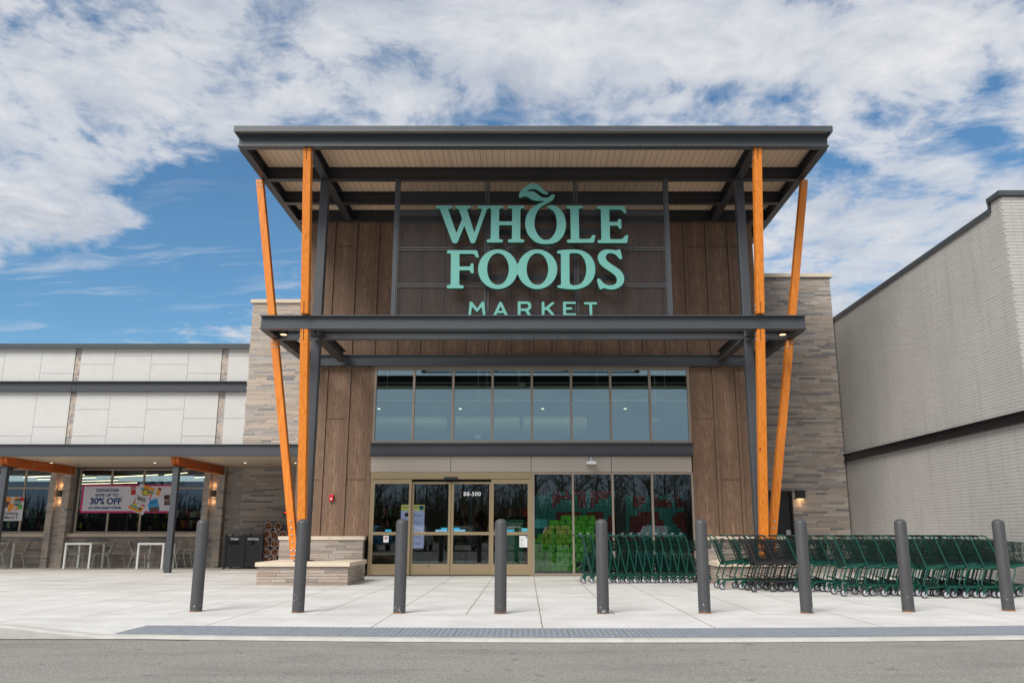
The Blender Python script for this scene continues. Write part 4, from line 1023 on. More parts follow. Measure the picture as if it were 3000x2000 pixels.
shelf(-12.1,-10.2,29.5,1.9,'brightly stocked shelf under the banner at its right end',[REDPR,ORNG,WHITE],6)
shelf(-18.5,-15.3,30.5,2.0,'stocked shelf behind the far left window',[YELP,GREENP,BROWNP,BARK],7)
# arcade posts and glulam brackets
for x,l in ((-9.70,'right'),(-14.45,'left')):
    t=thing('arcade_post','square dark steel post with an orange timber bracket at the %s of the arcade'%l,'post',(x,23.45,0))
    m=MB(); m.box(x-.082,x+.082,23.36,23.52,0,2.84); m.build('shaft',STEEL,t,bevel=.008)
    m=MB(); m.box(x-.11,x+.11,23.33,23.80,2.825,2.845); m.box(x-.02,x+.02,23.5,23.75,2.74,2.83); m.build('cap_plate',STEELD,t)
    for dx in (-.105,.012):
        m=MB(); m.add([(x+dx,23.25,3.095),(x+dx+.10,23.25,3.095),(x+dx,23.25,2.98),(x+dx+.10,23.25,2.98),(x+dx,23.42,2.85),(x+dx+.10,23.42,2.85),(x+dx,26.84,2.85),(x+dx+.10,26.84,2.85),(x+dx,26.84,3.095),(x+dx+.10,26.84,3.095)],
            [(0,1,3,2),(2,3,5,4),(4,5,7,6),(6,7,9,8),(8,9,1,0),(0,2,4,6,8),(9,7,5,3,1)]); b_=m.build('timber_bracket',TIMBERD,t,bevel=.004)
        mb=MB()
        for yy in (23.75,24.6,25.5,26.6):
            for zz_ in (2.92,3.02): mb.lathe((x+dx+(.112 if dx>0 else -.002),yy,zz_),[(.020,-.012),(.020,0)],8,'x')
        mb.build('bolt',ZINC,b_)
# sconces
for px0,l in ((-15.1,'left pilaster, near the picture edge'),(-10.22,'pilaster right of the banner window')):
    x=px0+.32
    t=thing('wall_sconce','slim dark up-and-down wall sconce glowing on the '+l,'lamp',(x,26.9,2.27),'sconces on the brick pilasters')
    m=MB(); m.box(x-.055,x+.055,26.87,26.96,2.15,2.38); m.build('housing',simple('sconce_bronze',(.05,.04,.03),.4) if 'sconce_bronze' not in MAT else MAT['sconce_bronze'],t,bevel=.008)
    m=MB(); m.box(x-.04,x+.04,26.885,26.945,2.382,2.386); m.box(x-.04,x+.04,26.885,26.945,2.144,2.148); m.build('lens',LAMPW,t)
    glow('sconce_glow',(x,26.92,2.52),.30,t,(1,.48,.2)); glow('sconce_glow',(x,26.92,2.00),.30,t,(1,.48,.2))
for x in (-14.2,-11.1,-8.4,-6.9):
    t=thing('ceiling_spot','tiny recessed ceiling spot in the arcade soffit '+{-14.2:'above the far left window',-11.1:'over the banner',-8.4:'over the litter bins',-6.9:'over the firewood'}[x],'light',(x,25.2,3.09),'recessed spots in the arcade soffit')
    m=MB(); m.lathe((x,25.2,3.085),[(.05,0),(.05,.016)],16); m.build('ring',WHITE,t); m=MB(); m.lathe((x,25.2,3.082),[(.035,0),(.035,.003)],16); m.build('lens',LAMPC,t)
    m=MB(); m.box(x+.55,x+.65,25.6,25.64,3.085,3.099); m.build('sprinkler_slot',BLACKM,t)
rdx=thing('card_reader','little black card reader with a red light on the stone wall above the firewood','card reader',(-7.57,26.95,1.63))
m=MB(); m.box(-7.66,-7.50,26.95,27.01,1.57,1.70); m.build('case',BLACK,rdx,bevel=.01); m=MB(); m.box(-7.62,-7.56,26.945,26.949,1.66,1.68); m.build('led',emit('red_led',(1,.03,.02),2),rdx); m=MB(); m.box(-7.60,-7.54,26.945,26.949,1.585,1.60); m.build('led',WHITE,rdx)
# ------------------------------------------------------------------ banner
bn=thing('sale_banner','white sale banner with magenta border and food packs across the shop window','banner',(-12.5,27.07,1.66))
BX0,BX1,BZ0,BZ1=-14.16,-11.26,1.665,2.545; BY=27.062
def fl(par,x0,x1,z0,z1,mat,nm,y,ang=0):
    cx,cz=(x0+x1)/2,(z0+z1)/2; c_,s_=math.cos(ang),math.sin(ang); m=MB()
    P_=[(cx+(a-cx)*c_-(b-cz)*s_,y,cz+(a-cx)*s_+(b-cz)*c_) for a,b in ((x0,z0),(x1,z0),(x1,z1),(x0,z1))]
    m.add(P_+[(p[0],p[1]+.002,p[2]) for p in P_],[(0,1,2,3),(7,6,5,4),(0,4,5,1),(1,5,6,2),(2,6,7,3),(3,7,4,0)]); return m.build(nm,mat,par)
bw=BX1-BX0; bh=BZ1-BZ0
fl(bn,BX0,BX1,BZ0,BZ1,MAGENTA,'border',BY); fl(bn,BX0+.065,BX1-.06,BZ0+.06,BZ1-.05,BWHITE,'field',BY-.003)
def bxz(u,v_): return BX0+bw*u, BZ1-bh*v_
def btext(s,u,v_,size,mat=NAVY,bold=0,roll=0,**k): x,z=bxz(u,v_); return text(s,size,mat,'banner_text',bn,(x,BY-.012,z),bold=bold,extrude=.0005,roll=roll,**k)
x,z=bxz(.155,.147); x2,z2=bxz(.405,.245); fl(bn,x,x2,z2,z,NAVY,'label_box',BY-.006)
btext('THROUGH MARCH 24',.28,.197,.078,BWHITE,.002,space=1.08); btext('SAVE UP TO',.28,.375,.125,bold=.004,space=1.1); btext('30% OFF',.275,.595,.27,bold=.010); btext('on Latin-inspired finds.',.277,.815,.115,bold=.003)
def pk(u,v_,wu,hv,ang,mat,nm='pack_print',dy=.006):
    x,z=bxz(u,v_); return fl(bn,x-bw*wu/2,x+bw*wu/2,z-bh*hv/2,z+bh*hv/2,mat,nm,BY-dy,ang)
pk(.565,.20,.052,.33,.12,REDPR); btext('YERBA',.562,.10,.045,BWHITE,.001,roll=.12); btext('MATE',.567,.16,.055,BWHITE,.002,roll=.12)
a_=-.36
pk(.668,.52,.175,.98,a_,BWHITE,dy=.007)
for (u,v_,wu,hv,m__) in ((.735,.12,.13,.12,ORNG),(.72,.22,.16,.07,TEALP),(.60,.87,.15,.10,ORNG),(.61,.80,.13,.06,TEALP),(.745,.32,.05,.10,ORNG),(.60,.70,.05,.10,YELP),(.67,.85,.045,.12,ORNG),(.69,.74,.045,.06,MAGENTA),(.76,.45,.012,.20,MAGENTA),(.59,.58,.012,.22,MAGENTA)): pk(u,v_,wu,hv,a_,m__,dy=.009)
m=MB(); x,z=bxz(.70,.27); m.lathe((x,BY-.012,z),[(.115,0),(.115,.002)],24,'y'); m.build('pack_print',BROWNP,bn); m=MB(); m.lathe((x,BY-.014,z-.01),[(.085,0),(.085,.002)],24,'y'); m.build('pack_print',YELP,bn)
btext('AVOCADO OIL',.655,.44,.045,BROWNP,.0005,roll=a_); btext('MAÍZ',.665,.535,.125,BLACK,.004,roll=a_); btext('Nixta',.65,.66,.07,ORNG,roll=a_)
pk(.845,.25,.042,.28,-.3,ORNG); pk(.853,.155,.042,.07,-.3,BROWNP,dy=.009)
pk(.80,.73,.115,.42,.30,BLUEP); pk(.815,.88,.10,.16,.1,BROWNP,dy=.009); btext('FRIJOLES',.795,.62,.05,NAVY,.001,roll=.3)
pk(.945,.55,.060,.36,.08,BROWNP); pk(.94,.42,.062,.11,.08,BLACK,dy=.009); btext('MOLE',.945,.56,.055,BWHITE,.001,roll=.08)
# poster at the far left
po=thing('window_poster','narrow poster with citrus fruit and a green disc in the far left window','poster',(-16.3,27.07,1.5))
px0_,px1_=-16.62,-15.97
fl(po,px0_,px1_,1.42,2.17,BWHITE,'sheet',27.075)
for i,(x,z,r,m__) in enumerate(((-16.46,2.10,.09,ORNG),(-16.22,2.12,.10,ORNG),(-16.05,2.13,.08,REDPR),(-16.50,1.93,.10,BROWNP),(-16.36,1.86,.11,ORNG),(-16.18,1.79,.05,ORNG),(-16.07,1.85,.07,GREENB),(-16.40,1.74,.05,ORNG))):
    z=min(z,2.165-r); x=max(px0_+r,min(px1_-r,x)); m=MB(); m.lathe((x,27.070-.0006*i,z),[(r,0),(r,.0004)],20,'y'); m.build('fruit_print',m__,po)
m=MB(); m.lathe((-16.17,27.058,1.99),[(.115,0),(.115,.003)],28,'y'); m.build('round_badge',GREENP,po)
text('WHOLE',.070,BWHITE,'badge_text',po,(-16.17,27.056,2.015),bold=.001); text('FOODS',.070,BWHITE,'badge_text',po,(-16.17,27.056,1.96),bold=.001)
text('Opening',.135,BLACK,'poster_text',po,(-16.00+-.11,27.066,1.655),'RIGHT',shear=.25); text('March 5',.125,BLACK,'poster_text',po,(-16.11,27.066,1.52),'RIGHT',bold=.001)

for i,(x0,x1,y,z) in enumerate([(-5.2,-1.6,22.9,6.3),(-1.2,1.6,22.9,6.3),(2.0,5.4,22.9,6.3),(-5.2,-1.6,25.2,6.3),(-1.2,1.6,25.2,6.3),(2.0,5.4,25.2,6.3),(.4,4.1,22.6,2.95)]):  # unseen glowing strips above the sight line, added to brighten the interior
    m=MB(); m.box(x0,x1,y-.10,y+.10,z+.012,z+.09); f_=m.build('added_light_strip',DARKIN,st); m=MB(); m.box(x0,x1,y-.085,y+.085,z,z+.01); m.build('tube',LED,f_)
for i,(x0,x1,y,z) in enumerate([(.3,2.3,25.6,3.0),(-4.9,-2.9,26.5,3.2),(-2.4,-.4,26.5,3.2),(2.6,4.6,25.6,3.0)]):
    t=thing('linear_lamp','lit strip lamp inside the entrance block, '+['above the lime cartons, deeper in','behind the left door panel','behind the sliding doors','above the maroon cartons at the right'][i],'lamp',((x0+x1)/2,y,z),'strip lamps inside the entrance block')
    m=MB(); m.box(x0,x1,y-.05,y+.05,z+.012,z+.07); m.build('housing',DARKIN,t); m=MB(); m.box(x0,x1,y-.035,y+.035,z,z+.01); m.build('tube',LED,t)
# ================================================================== STONE BENCHES under the posts
for cx,l in ((-4.625,'left stone bench with pale cap carrying the left post and struts'),(4.94,'right stone bench with pale cap, half hidden behind the trolleys')):
    t=thing('stone_bench',l,'bench',(cx,18.85,0))
    m=MB(); a,b=cx-.945,cx+.945
    course_wall(m,a,b,17.93,0,.375,lens=(.3,.75),jit=.01,depth=.12)
    course_wall(m,17.95,19.75,a,0,.375,lens=(.3,.7),jit=.01,depth=.12,axis='y')
    n0=len(m.v); mm=MB(); course_wall(mm,17.95,19.75,-b,0,.375,lens=(.3,.7),jit=.01,depth=.12,axis='y')
    m.add([(-x,y,z) for x,y,z in mm.v],mm.f); m.build('stone_facing',STONEB,t)
    m=MB(); m.box(a+.02,b-.02,17.95,19.76,0,.372); m.build('mortar_core',MORTAR,t)
    m=MB(); m.box(a-.035,b+.035,17.88,19.80,.375,.46); m.build('cap',LIME,t,bevel=.006)
# ================================================================== BOLLARDS
bp=[(-4.575,12.128,.3),(-3.119,11.976,1.5),(-1.718,11.877,2.7),(-.346,11.829,4.0),(1.042,11.829,.9),(2.425,11.877,5.1),(3.81,11.877,2.2),(5.279,12.077,3.3),(6.746,12.231,4.4)]
bl=['scraped grey steel bollard at the far left end of the row','grey steel bollard standing in front of the left stone bench','grey steel bollard in front of the left fixed door panel','grey steel bollard in front of the right fixed door panel',
    'grey steel bollard in front of the left end of the trolley row','grey steel bollard between the shop window and the black trolleys','grey steel bollard in front of the second trolley row, third from the right','grey steel bollard in front of the brick side wall, second from the right end','grey steel bollard at the far right end of the row']
m=MB(); m.lathe((0,0,0),[(.0825,-.05),(.0825,1.195),(.080,1.205),(.075,1.216),(.062,1.232),(.042,1.243),(.02,1.249),(.002,1.25)],28)
b0=m.build('bollard',BOLL,None,smooth=True)
m=MB(); m.lathe((0,0,0),[(.094,.001),(.090,.004),(.083,.006)],28); b0c=m.build('rust_ring',simple('rust_stain',(.33,.20,.10),.9,var=.4,scale=30),b0)
for i,(x,y,r) in enumerate(bp):
    o=b0 if i==0 else copytree(b0)
    o.location=(x,y,pz(x,y)); o.rotation_euler=(0,0,r); tag(o,bl[i],'bollard','steel bollards along the kerb')
# ================================================================== SHOPPING TROLLEYS
def wheels(par,pos,r,body,rim,yoke=True):
    for (x,y,sw) in pos:
        m=MB(); m.lathe((x,y,r),[(r*.72,-.014),(r*.94,-.013),(r,-.006),(r,.006),(r*.94,.013),(r*.72,.014)],18,'y'); wh=m.build('wheel',RUBBER,par,smooth=True)
        m=MB(); m.lathe((x,y,r),[(r*.28,-.017),(r*.70,-.0155),(r*.72,-.012),(r*.72,.012),(r*.70,.0155),(r*.28,.017)],18,'y'); m.build('rim',rim,wh)
        m=MB(); m.lathe((x,y,r),[(.006,-.026),(.010,-.021),(r*.28,-.0175),(r*.28,.0175),(.010,.021),(.006,.026)],10,'y'); m.build('hub',ZINC,wh)
    for (x,y,sw) in pos:
        m=MB()
        for s_ in (-1,1):
            yy=y+s_*.021
            m.add([(x-.012,yy-.002,r-.012),(x+.014,yy-.002,r-.012),(x+.062,yy-.002,2*r+.012),(x+.012,yy-.002,2*r+.03),(x-.012,yy+.002,r-.012),(x+.014,yy+.002,r-.012),(x+.062,yy+.002,2*r+.012),(x+.012,yy+.002,2*r+.03)],[(0,1,2,3),(7,6,5,4),(0,4,5,1),(1,5,6,2),(2,6,7,3),(3,7,4,0)])
        m.box(x+.008,x+.068,y-.025,y+.025,2*r+.018,2*r+.038)
        m.build('caster_fork',body,par)
GREENSHADE=simple('cart_wire_shaded_green',(.0006,.020,.014),.4,obj=True)  # frame green darkened: shade between nested baskets put into the wire colour
def wirem(b): return GREENSHADE if b is GREENC else b
def large_cart(name,body,rim,label):
    """origin at the near rear wheel's ground point; +X is forward; the cart spans y 0..0.46"""
    W_=.46; t=thing(name,label,'shopping trolley')
    m=MB()
    for y,s_ in ((0.0,1),(W_,-1)):
        m.tube([(.60,y+s_*.06,.19),(.30,y+s_*.035,.180),(.06,y,.172),(.025,y,.185),(.005,y,.23),(.012,y,.27),(.075,y,.44),(.095,y,.455)],.0125,7)
        m.tube([(.27,y+s_*.03,.19),(.255,y+s_*.03,.21),(.25,y+s_*.03,.25),(.325,y+s_*.03,.445),(.315,y+s_*.03,.475),(.28,y+s_*.03,.485)],.0115,6)
        m.tube([(.10,y,.455),(-.085,y,.955),(-.115,y+s_*.01,.995),(-.17,y+s_*.02,1.012),(-.26,y+s_*.03,1.005)],.0135,8)
    m.tube([(.60,.06,.19),(.625,.10,.19),(.625,W_-.10,.19),(.60,W_-.06,.19)],.0125,6); m.tube([(.095,0,.46),(.095,W_,.46)],.011,6)
    m.build('frame',body,t)
    for y,s_ in ((0.0,1),(W_,-1)):      # solid side channel under the basket
        m=MB(); y0=y+s_*.004; m.add([(.10,y0,.455),(.60,y0+s_*.05,.535),(.60,y0+s_*.05,.575),(.10,y0,.515),(.10,y0+.006,.455),(.60,y0+s_*.05+.006,.535),(.60,y0+s_*.05+.006,.575),(.10,y0+.006,.515)],[(0,1,2,3),(7,6,5,4),(0,4,5,1),(1,5,6,2),(2,6,7,3),(3,7,4,0)])
        m.build('side_channel',body,t)
    m=MB()
    def top(x): return .945-(x+.08)*.075
    def bot(x): return .52+(x-.10)*.10
    def yy(x,y,s_): return y+s_*(.012+.07*max(0,x))
    for y,s_ in ((0.0,1),(W_,-1)):
        n=24
        for k in range(n+1):
            xb=.115+k*(.53/n); xt=-.06+k*(.72/n)
            m.wire((xb,yy(xb,y,s_)+s_*.012,bot(xb)),(xt,yy(xt,y,s_),top(xt)),.0038)
        for q,th in ((0,.006),(.12,.005),(.42,.005),(.72,.005),(.90,.0045)):
            def pt(f_):
                xb=.115+f_*.53; xt=-.06+f_*.72; xx_=xt+(xb-xt)*q; return (xx_,yy(xx_,y,s_)+s_*.012*q,top(xt)+(bot(xb)-top(xt))*q)
            m.wire(pt(0),pt(1),th*.8)
    n=13
    for k in range(n):
        f_=k/(n-1); yb=.065+f_*(W_-.13)
        m.wire((.645,yb,.572),(.66,yb,.89),.0038)
    for q in (0,.35,.7,1.0):
        x_=.645+.015*q; z_=.572+(.318)*q; m.wire((x_,.058,z_),(x_,W_-.058,z_),.0055)
    n=12
    for k in range(n):
        f_=k/(n-1); m.wire((.115,.02+f_*(W_-.04),.52),(.645,.06+f_*(W_-.12),.574),.0038)
    for k in range(4):
        x_=.16+k*.14; m.wire((x_,.03,bot(x_)),(x_,W_-.03,bot(x_)),.0045)
    m.build('basket',wirem(body),t)
    m=MB(); n=16
    for k in range(n):
        f_=k/(n-1); y_=.025+f_*(W_-.05); m.wire((.10,y_,.52),(-.055,y_,.93),.0038)
    for q in (0,.3,.6,.98): m.wire((.10-.155*q,.015,.52+.41*q),(-.055+.155*(1-q) if False else .10-.155*q,W_-.015,.52+.41*q),.005)
    m.build('rear_gate',wirem(body),t)
    m=MB()                                # folding child seat
    for k in range(9): m.wire((.03,.09+k*.035,.70),(.10,.09+k*.035,.955),.004)
    for p,q in (((.03,.08,.70),(.03,.38,.70)),((.10,.08,.955),(.10,.38,.955)),((.03,.08,.70),(.10,.08,.955)),((.03,.38,.70),(.10,.38,.955)),((.0,.08,.71),(.0,.38,.71)),((-.02,.08,.80),(.09,.08,.93)),((.05,.08,.74),(-.03,.08,.80))): m.wire(p,q,.006)
    for k in range(7): m.wire((-.005,.10+k*.045,.705),(.10,.10+k*.045,.715),.004)
    m.build('child_seat',wirem(body),t)
    m=MB()
    for k in range(9): m.wire((.10,.06+k*.042,.275),(.33,.06+k*.042,.20),.004)
    for x_,z_ in ((.10,.275),(.18,.249),(.26,.223),(.33,.20)): m.wire((x_,.03,z_),(x_,W_-.03,z_),.005)
    for k in range(7): m.wire((.33,.07+k*.053,.20),(.60,.08+k*.050,.195),.004)
    m.build('lower_rack',wirem(body),t)
    m=MB(); m.tube([(-.26,.025,1.005),(-.262,W_-.025,1.005)],.0165,8)
    m.build('handle',HANDLE,t,smooth=True)
    wheels(t,[(0,0,0),(0,W_,0),(.53,.08,0),(.53,W_-.08,0)],.0625,body,rim)
    return t
def small_cart(name,body,rim,label):
    W_=.52; t=thing(name,label,'shopping trolley')
    m=MB()
    for y,s_ in ((0.0,1),(W_,-1)):
        m.tube([(.52,y+s_*.05,.172),(.05,y,.168),(.015,y,.18),(-.002,y,.22),(.002,y,.26),(.058,y,.70),(.050,y,.77)],.0115,7)
        m.tube([(.19,y,.172),(.178,y,.22),(.075,y,.66),(.015,y,.93),(-.012,y,.972),(-.06,y+s_*.012,.992),(-.20,y+s_*.03,1.0)],.0125,8)
        m.tube([(.03,y+s_*.02,.200),(.12,y+s_*.02,.200)],.008,5)
    m.tube([(.52,.05,.172),(.54,.09,.172),(.54,W_-.09,.172),(.52,W_-.05,.172)],.011,6)
    m.tube([(.06,0,.70),(.06,W_,.70)],.010,6)
    m.build('frame',body,t)
    def bk(name_,zt0,zt1,zb0,zb1,xt,xb,x1):
        m=MB()
        for y,s_ in ((0.0,1),(W_,-1)):
            n=20
            for k in range(n+1):
                f_=k/n; a=xt+f_*(x1-xt); b=xb+f_*(x1-.02-xb); in_=.012+.07*f_
                m.wire((b,y+s_*(in_+.01),zb0+(zb1-zb0)*f_),(a,y+s_*in_,zt0+(zt1-zt0)*f_),.0038)
            for q,th in ((0,.006),(.5,.005),(.97,.006)):
                m.wire((xt+(xb-xt)*q,y+s_*.014,zt0+(zb0-zt0)*q),(x1-.02*q,y+s_*.084,zt1+(zb1-zt1)*q),th)
        n=11
        for k in range(n):
            f_=k/(n-1); m.wire((x1-.02,.09+f_*(W_-.18),zb1),(x1,.085+f_*(W_-.17),zt1),.0038); m.wire((xb,.02+f_*(W_-.04),zb0),(x1-.02,.09+f_*(W_-.18),zb1),.0038)
        for z_ in (zb1,zt1): m.wire((x1,.085,z_),(x1,W_-.085,z_),.005)
        for k in range(3):
            f_=k/3; m.wire((xb+f_*(x1-xb),.03,zb0+f_*(zb1-zb0)),(xb+f_*(x1-xb),W_-.03,zb0+f_*(zb1-zb0)),.0045)
        m.build(name_,wirem(body),t)
    bk('upper_basket',.895,.875,.67,.72,.03,.075,.58); bk('lower_basket',.52,.47,.215,.25,.12,.17,.55)
    m=MB(); n=15
    for k in range(n): 
        y_=.02+k/(n-1)*(W_-.04); m.wire((.075,y_,.68),(.012,y_,.95),.0038); m.wire((.17,y_,.22),(.09,y_,.60),.0038)
    for z_ in (.75,.85,.94): m.wire((.068-(z_-.70)*.22,.01,z_),(.068-(z_-.70)*.22,W_-.01,z_),.005)
    m.build('rear_gate',wirem(body),t)
    m=MB(); m.tube([(-.20,.02,1.0),(-.20,W_-.02,1.0)],.016,8); m.build('handle',HANDLE,t,smooth=True)
    m=MB(); m.tube([(-.07,.30,1.04),(-.055,.30,1.052),(-.02,.30,1.052),(-.01,.30,1.045),(-.025,.30,1.033),(-.06,.30,1.033),(-.07,.30,1.04)],.0035,5); m.tube([(-.04,.30,1.0),(-.04,.30,1.035)],.004,5); m.build('key_ring',ZINC,t)
    wheels(t,[(0,0,0),(0,W_,0),(.46,.06,0),(.46,W_-.06,0)],.058,body,rim)
    return t
ORD=['first','second','third','fourth','fifth','sixth','seventh','eighth','ninth','tenth','eleventh','twelfth','thirteenth','fourteenth','fifteenth','sixteenth']
sc0=small_cart('shopping_cart',GREENC,RIMG,'')
for i in range(13):
    o=sc0 if i==0 else copytree(sc0)
    x=1.235+i*.186
    o.location=(x+random.uniform(-.006,.006),18.64+random.uniform(-.01,.01)+i*.004,0)
    tag(o,'%s short double-basket green trolley counted from the doors, by the shop window'%ORD[i],'shopping trolley','short green trolleys nested along the shop window')
lc=large_cart('shopping_cart',GREENC,RIMG,''); lb=large_cart('shopping_cart',BLACKC,simple('wheel_rim_dark',(.13,.125,.12),.5),'')
rows=[('A',16.58,[(3.745,'g'),(4.10,'g'),(4.42,'g'),(4.74,'g'),(5.06,'g')],'back row by the bench'),
      ('B',15.93,[(4.17,'k'),(4.52,'k'),(4.93,'g'),(5.22,'g'),(5.52,'g'),(5.82,'g'),(6.12,'g'),(6.42,'g'),(6.73,'g'),(7.04,'g'),(7.34,'g'),(7.65,'g'),(7.96,'g')],'second row'),
      ('C',14.88,[(5.43,'g'),(5.80,'g'),(6.11,'g'),(6.40,'g'),(6.70,'g'),(7.0,'g'),(7.31,'g'),(7.62,'g'),(7.93,'g')],'third row'),
      ('D',14.46,[(6.61,'g'),(6.97,'g'),(7.29,'g'),(7.575,'g'),(7.86,'g')],'front row nearest the road')]
usedg=usedk=False
for rid,y,lst,desc in rows:
    ng=0; nk=0
    for i,(x,k) in enumerate(lst):
        if k=='g':
            o=lc if not usedg else copytree(lc); usedg=True; ng+=1
            lab='%s large green trolley from the left, in the %s'%(ORD[ng-1],desc)
        else:
            o=lb if not usedk else copytree(lb); usedk=True; nk+=1
            lab='%s large black trolley with dark wheels nested in front of the stone bench'%('left' if nk==1 else 'right')
        o.location=(x,y+random.uniform(-.012,.012),0); o.rotation_euler=(0,0,random.uniform(-.012,.012))
        tag(o,lab,'shopping trolley','large trolleys nested in rows')
# ================================================================== ARCADE FURNITURE
def table():
    t=thing('cafe_table','','table')
    m=MB(); m.box(0,.80,0,.86,.715,.76); m.build('table_top',WHITEP,t,bevel=.003)
    for x in (0,.745):
        for y in (.0,.805): m=MB(); m.box(x,x+.055,y,y+.055,0,.715); m.build('leg',WHITEP,t,bevel=.003)
    m=MB(); m.box(0.001,.799,.002,.053,.70,.714); m.build('rail',WHITEP,t)
    return t
tb0=table()
for i,(x,y,l) in enumerate(((-13.85,25.85,'white metal cafe table in front of the banner window, left of two'),(-11.62,25.75,'white metal cafe table beside the right arcade post'),(-16.70,25.95,'white metal cafe table cut off by the left picture edge'))):
    o=tb0 if i==0 else copytree(tb0); o.location=(x,y,0); tag(o,l,'table','white cafe tables in the arcade')
def chair():
    t=thing('cafe_chair','','chair')
    m=MB()
    for i in range(11):
        x=-.20+i*.04; hw=.19*math.sqrt(max(.15,1-((x)/.26)**2)); m.box(x,x+.026,-hw,hw,.445,.455)
    m.build('seat',CHAIRG,t)
    m=MB()
    for i in range(10):
        z=.60+i*.022; f_=(i-4.2)/6.5; hw=.215*math.sqrt(max(.1,1-f_*f_)); x=-.225-(z-.45)*.33
        n=6; pts=[(x-.045*(1-(k/n*2-1)**2),-hw+2*hw*k/n,z) for k in range(n+1)]
        m.tube(pts,.008,4)
    m.build('backrest',CHAIRG,t)
    m=MB()
    for s_ in (-1,1):
        m.tube([(-.34,s_*.15,.82),(-.27,s_*.17,.62),(-.215,s_*.175,.48),(-.19,s_*.175,.45),(.14,s_*.175,.437),(.18,s_*.178,.42),(.21,s_*.19,.0)],.012,6)
        m.tube([(-.15,s_*.175,.44),(-.18,s_*.178,.42),(-.29,s_*.20,.0)],.012,6)
    m.build('leg_frame',CHAIRG,t)
    return t
ch0=chair()
CH=[(-13.58,26.22,.05,'near-left chair at the table in front of the banner, facing right'),(-13.30,26.72,-.1,'far-left chair at the table in front of the banner, facing right'),
    (-12.85,26.10,math.pi+.35,'near-right chair at the table in front of the banner, facing left'),(-12.60,26.62,math.pi+.25,'far-right chair at the table in front of the banner, facing left'),
    (-11.62,26.05,.05,'near-left chair at the table beside the right post, facing right'),(-11.30,26.60,-.1,'far-left chair at the table beside the right post, facing right'),
    (-10.62,26.05,math.pi-.3,'near-right chair at the table beside the right post, facing left'),(-10.42,26.55,math.pi-.1,'far-right chair at the table beside the right post, facing left'),
    (-15.98,26.05,math.pi+.3,'near chair by the far left table, facing left'),(-15.62,26.45,math.pi+.35,'far chair by the far left table, facing left')]
for i,(x,y,r,l) in enumerate(CH):
    o=ch0 if i==0 else copytree(ch0); o.location=(x,y,0); o.rotation_euler=(0,0,r); tag(o,'grey slatted metal '+l,'chair','grey cafe chairs in the arcade')
# ------------------------------------------------------------------ litter bin
tb_=thing('litter_bin','black double bin lettered TRASH and RECYCLE against the dark stone wall','litter bin',(-8.45,26.3,0))
bx=[-9.06,-8.51,-7.96]
m=MB()
for x in bx:
    for y in (25.95,26.55): m.box(x-.032,x+.032,y-.032,y+.032,0,.98); m.lathe((x,y,.98),[(.032,0),(.026,.02),(.008,.032)],10)
m.build('post',BLACKM,tb_,bevel=.004)
for i in (0,1):
    a,b=bx[i]+.034,bx[i+1]-.034
    m=MB(); m.box(a,b,25.955,25.975,.05,.93); m.box(a,b,25.94,25.955,.66,.93); m.box(a,b,25.94,25.955,.05,.14); m.box(a,a+.05,25.94,25.955,.14,.66); m.box(b-.05,b,25.94,25.955,.14,.66)
    for k in range(4):
        w_=(b-a-.12)/4; m.box(a+.06+k*w_,a+.06+(k+1)*w_-.008,25.948,25.956,.145,.655)
    m.build('front_panel',BLACKM,tb_,bevel=.002)
for x in (bx[0],bx[2]):
    m=MB(); m.box(x-.015,x+.015,25.985,26.515,.05,.93); m.build('side_panel',BLACKM,tb_)
m=MB(); m.box(bx[0]+.0,bx[2],25.97,26.53,.93,.955); m.build('lid',BLACKM,tb_,bevel=.004)
VOID=simple('bin_opening',(.002,.002,.002),.9)
m=MB(); m.box(-8.97,-8.65,25.933,25.939,.71,.80); m.build('opening',VOID,tb_)
m=MB(); m.lathe((-8.235,25.933,.755),[(.065,0),(.065,.006)],24,'y'); m.build('opening',VOID,tb_)
text('TRASH',.080,WHITE,'bin_text',tb_,(-8.80,25.934,.865),bold=.003); text('RECYCLE',.080,WHITE,'bin_text',tb_,(-8.235,25.934,.865),bold=.003)
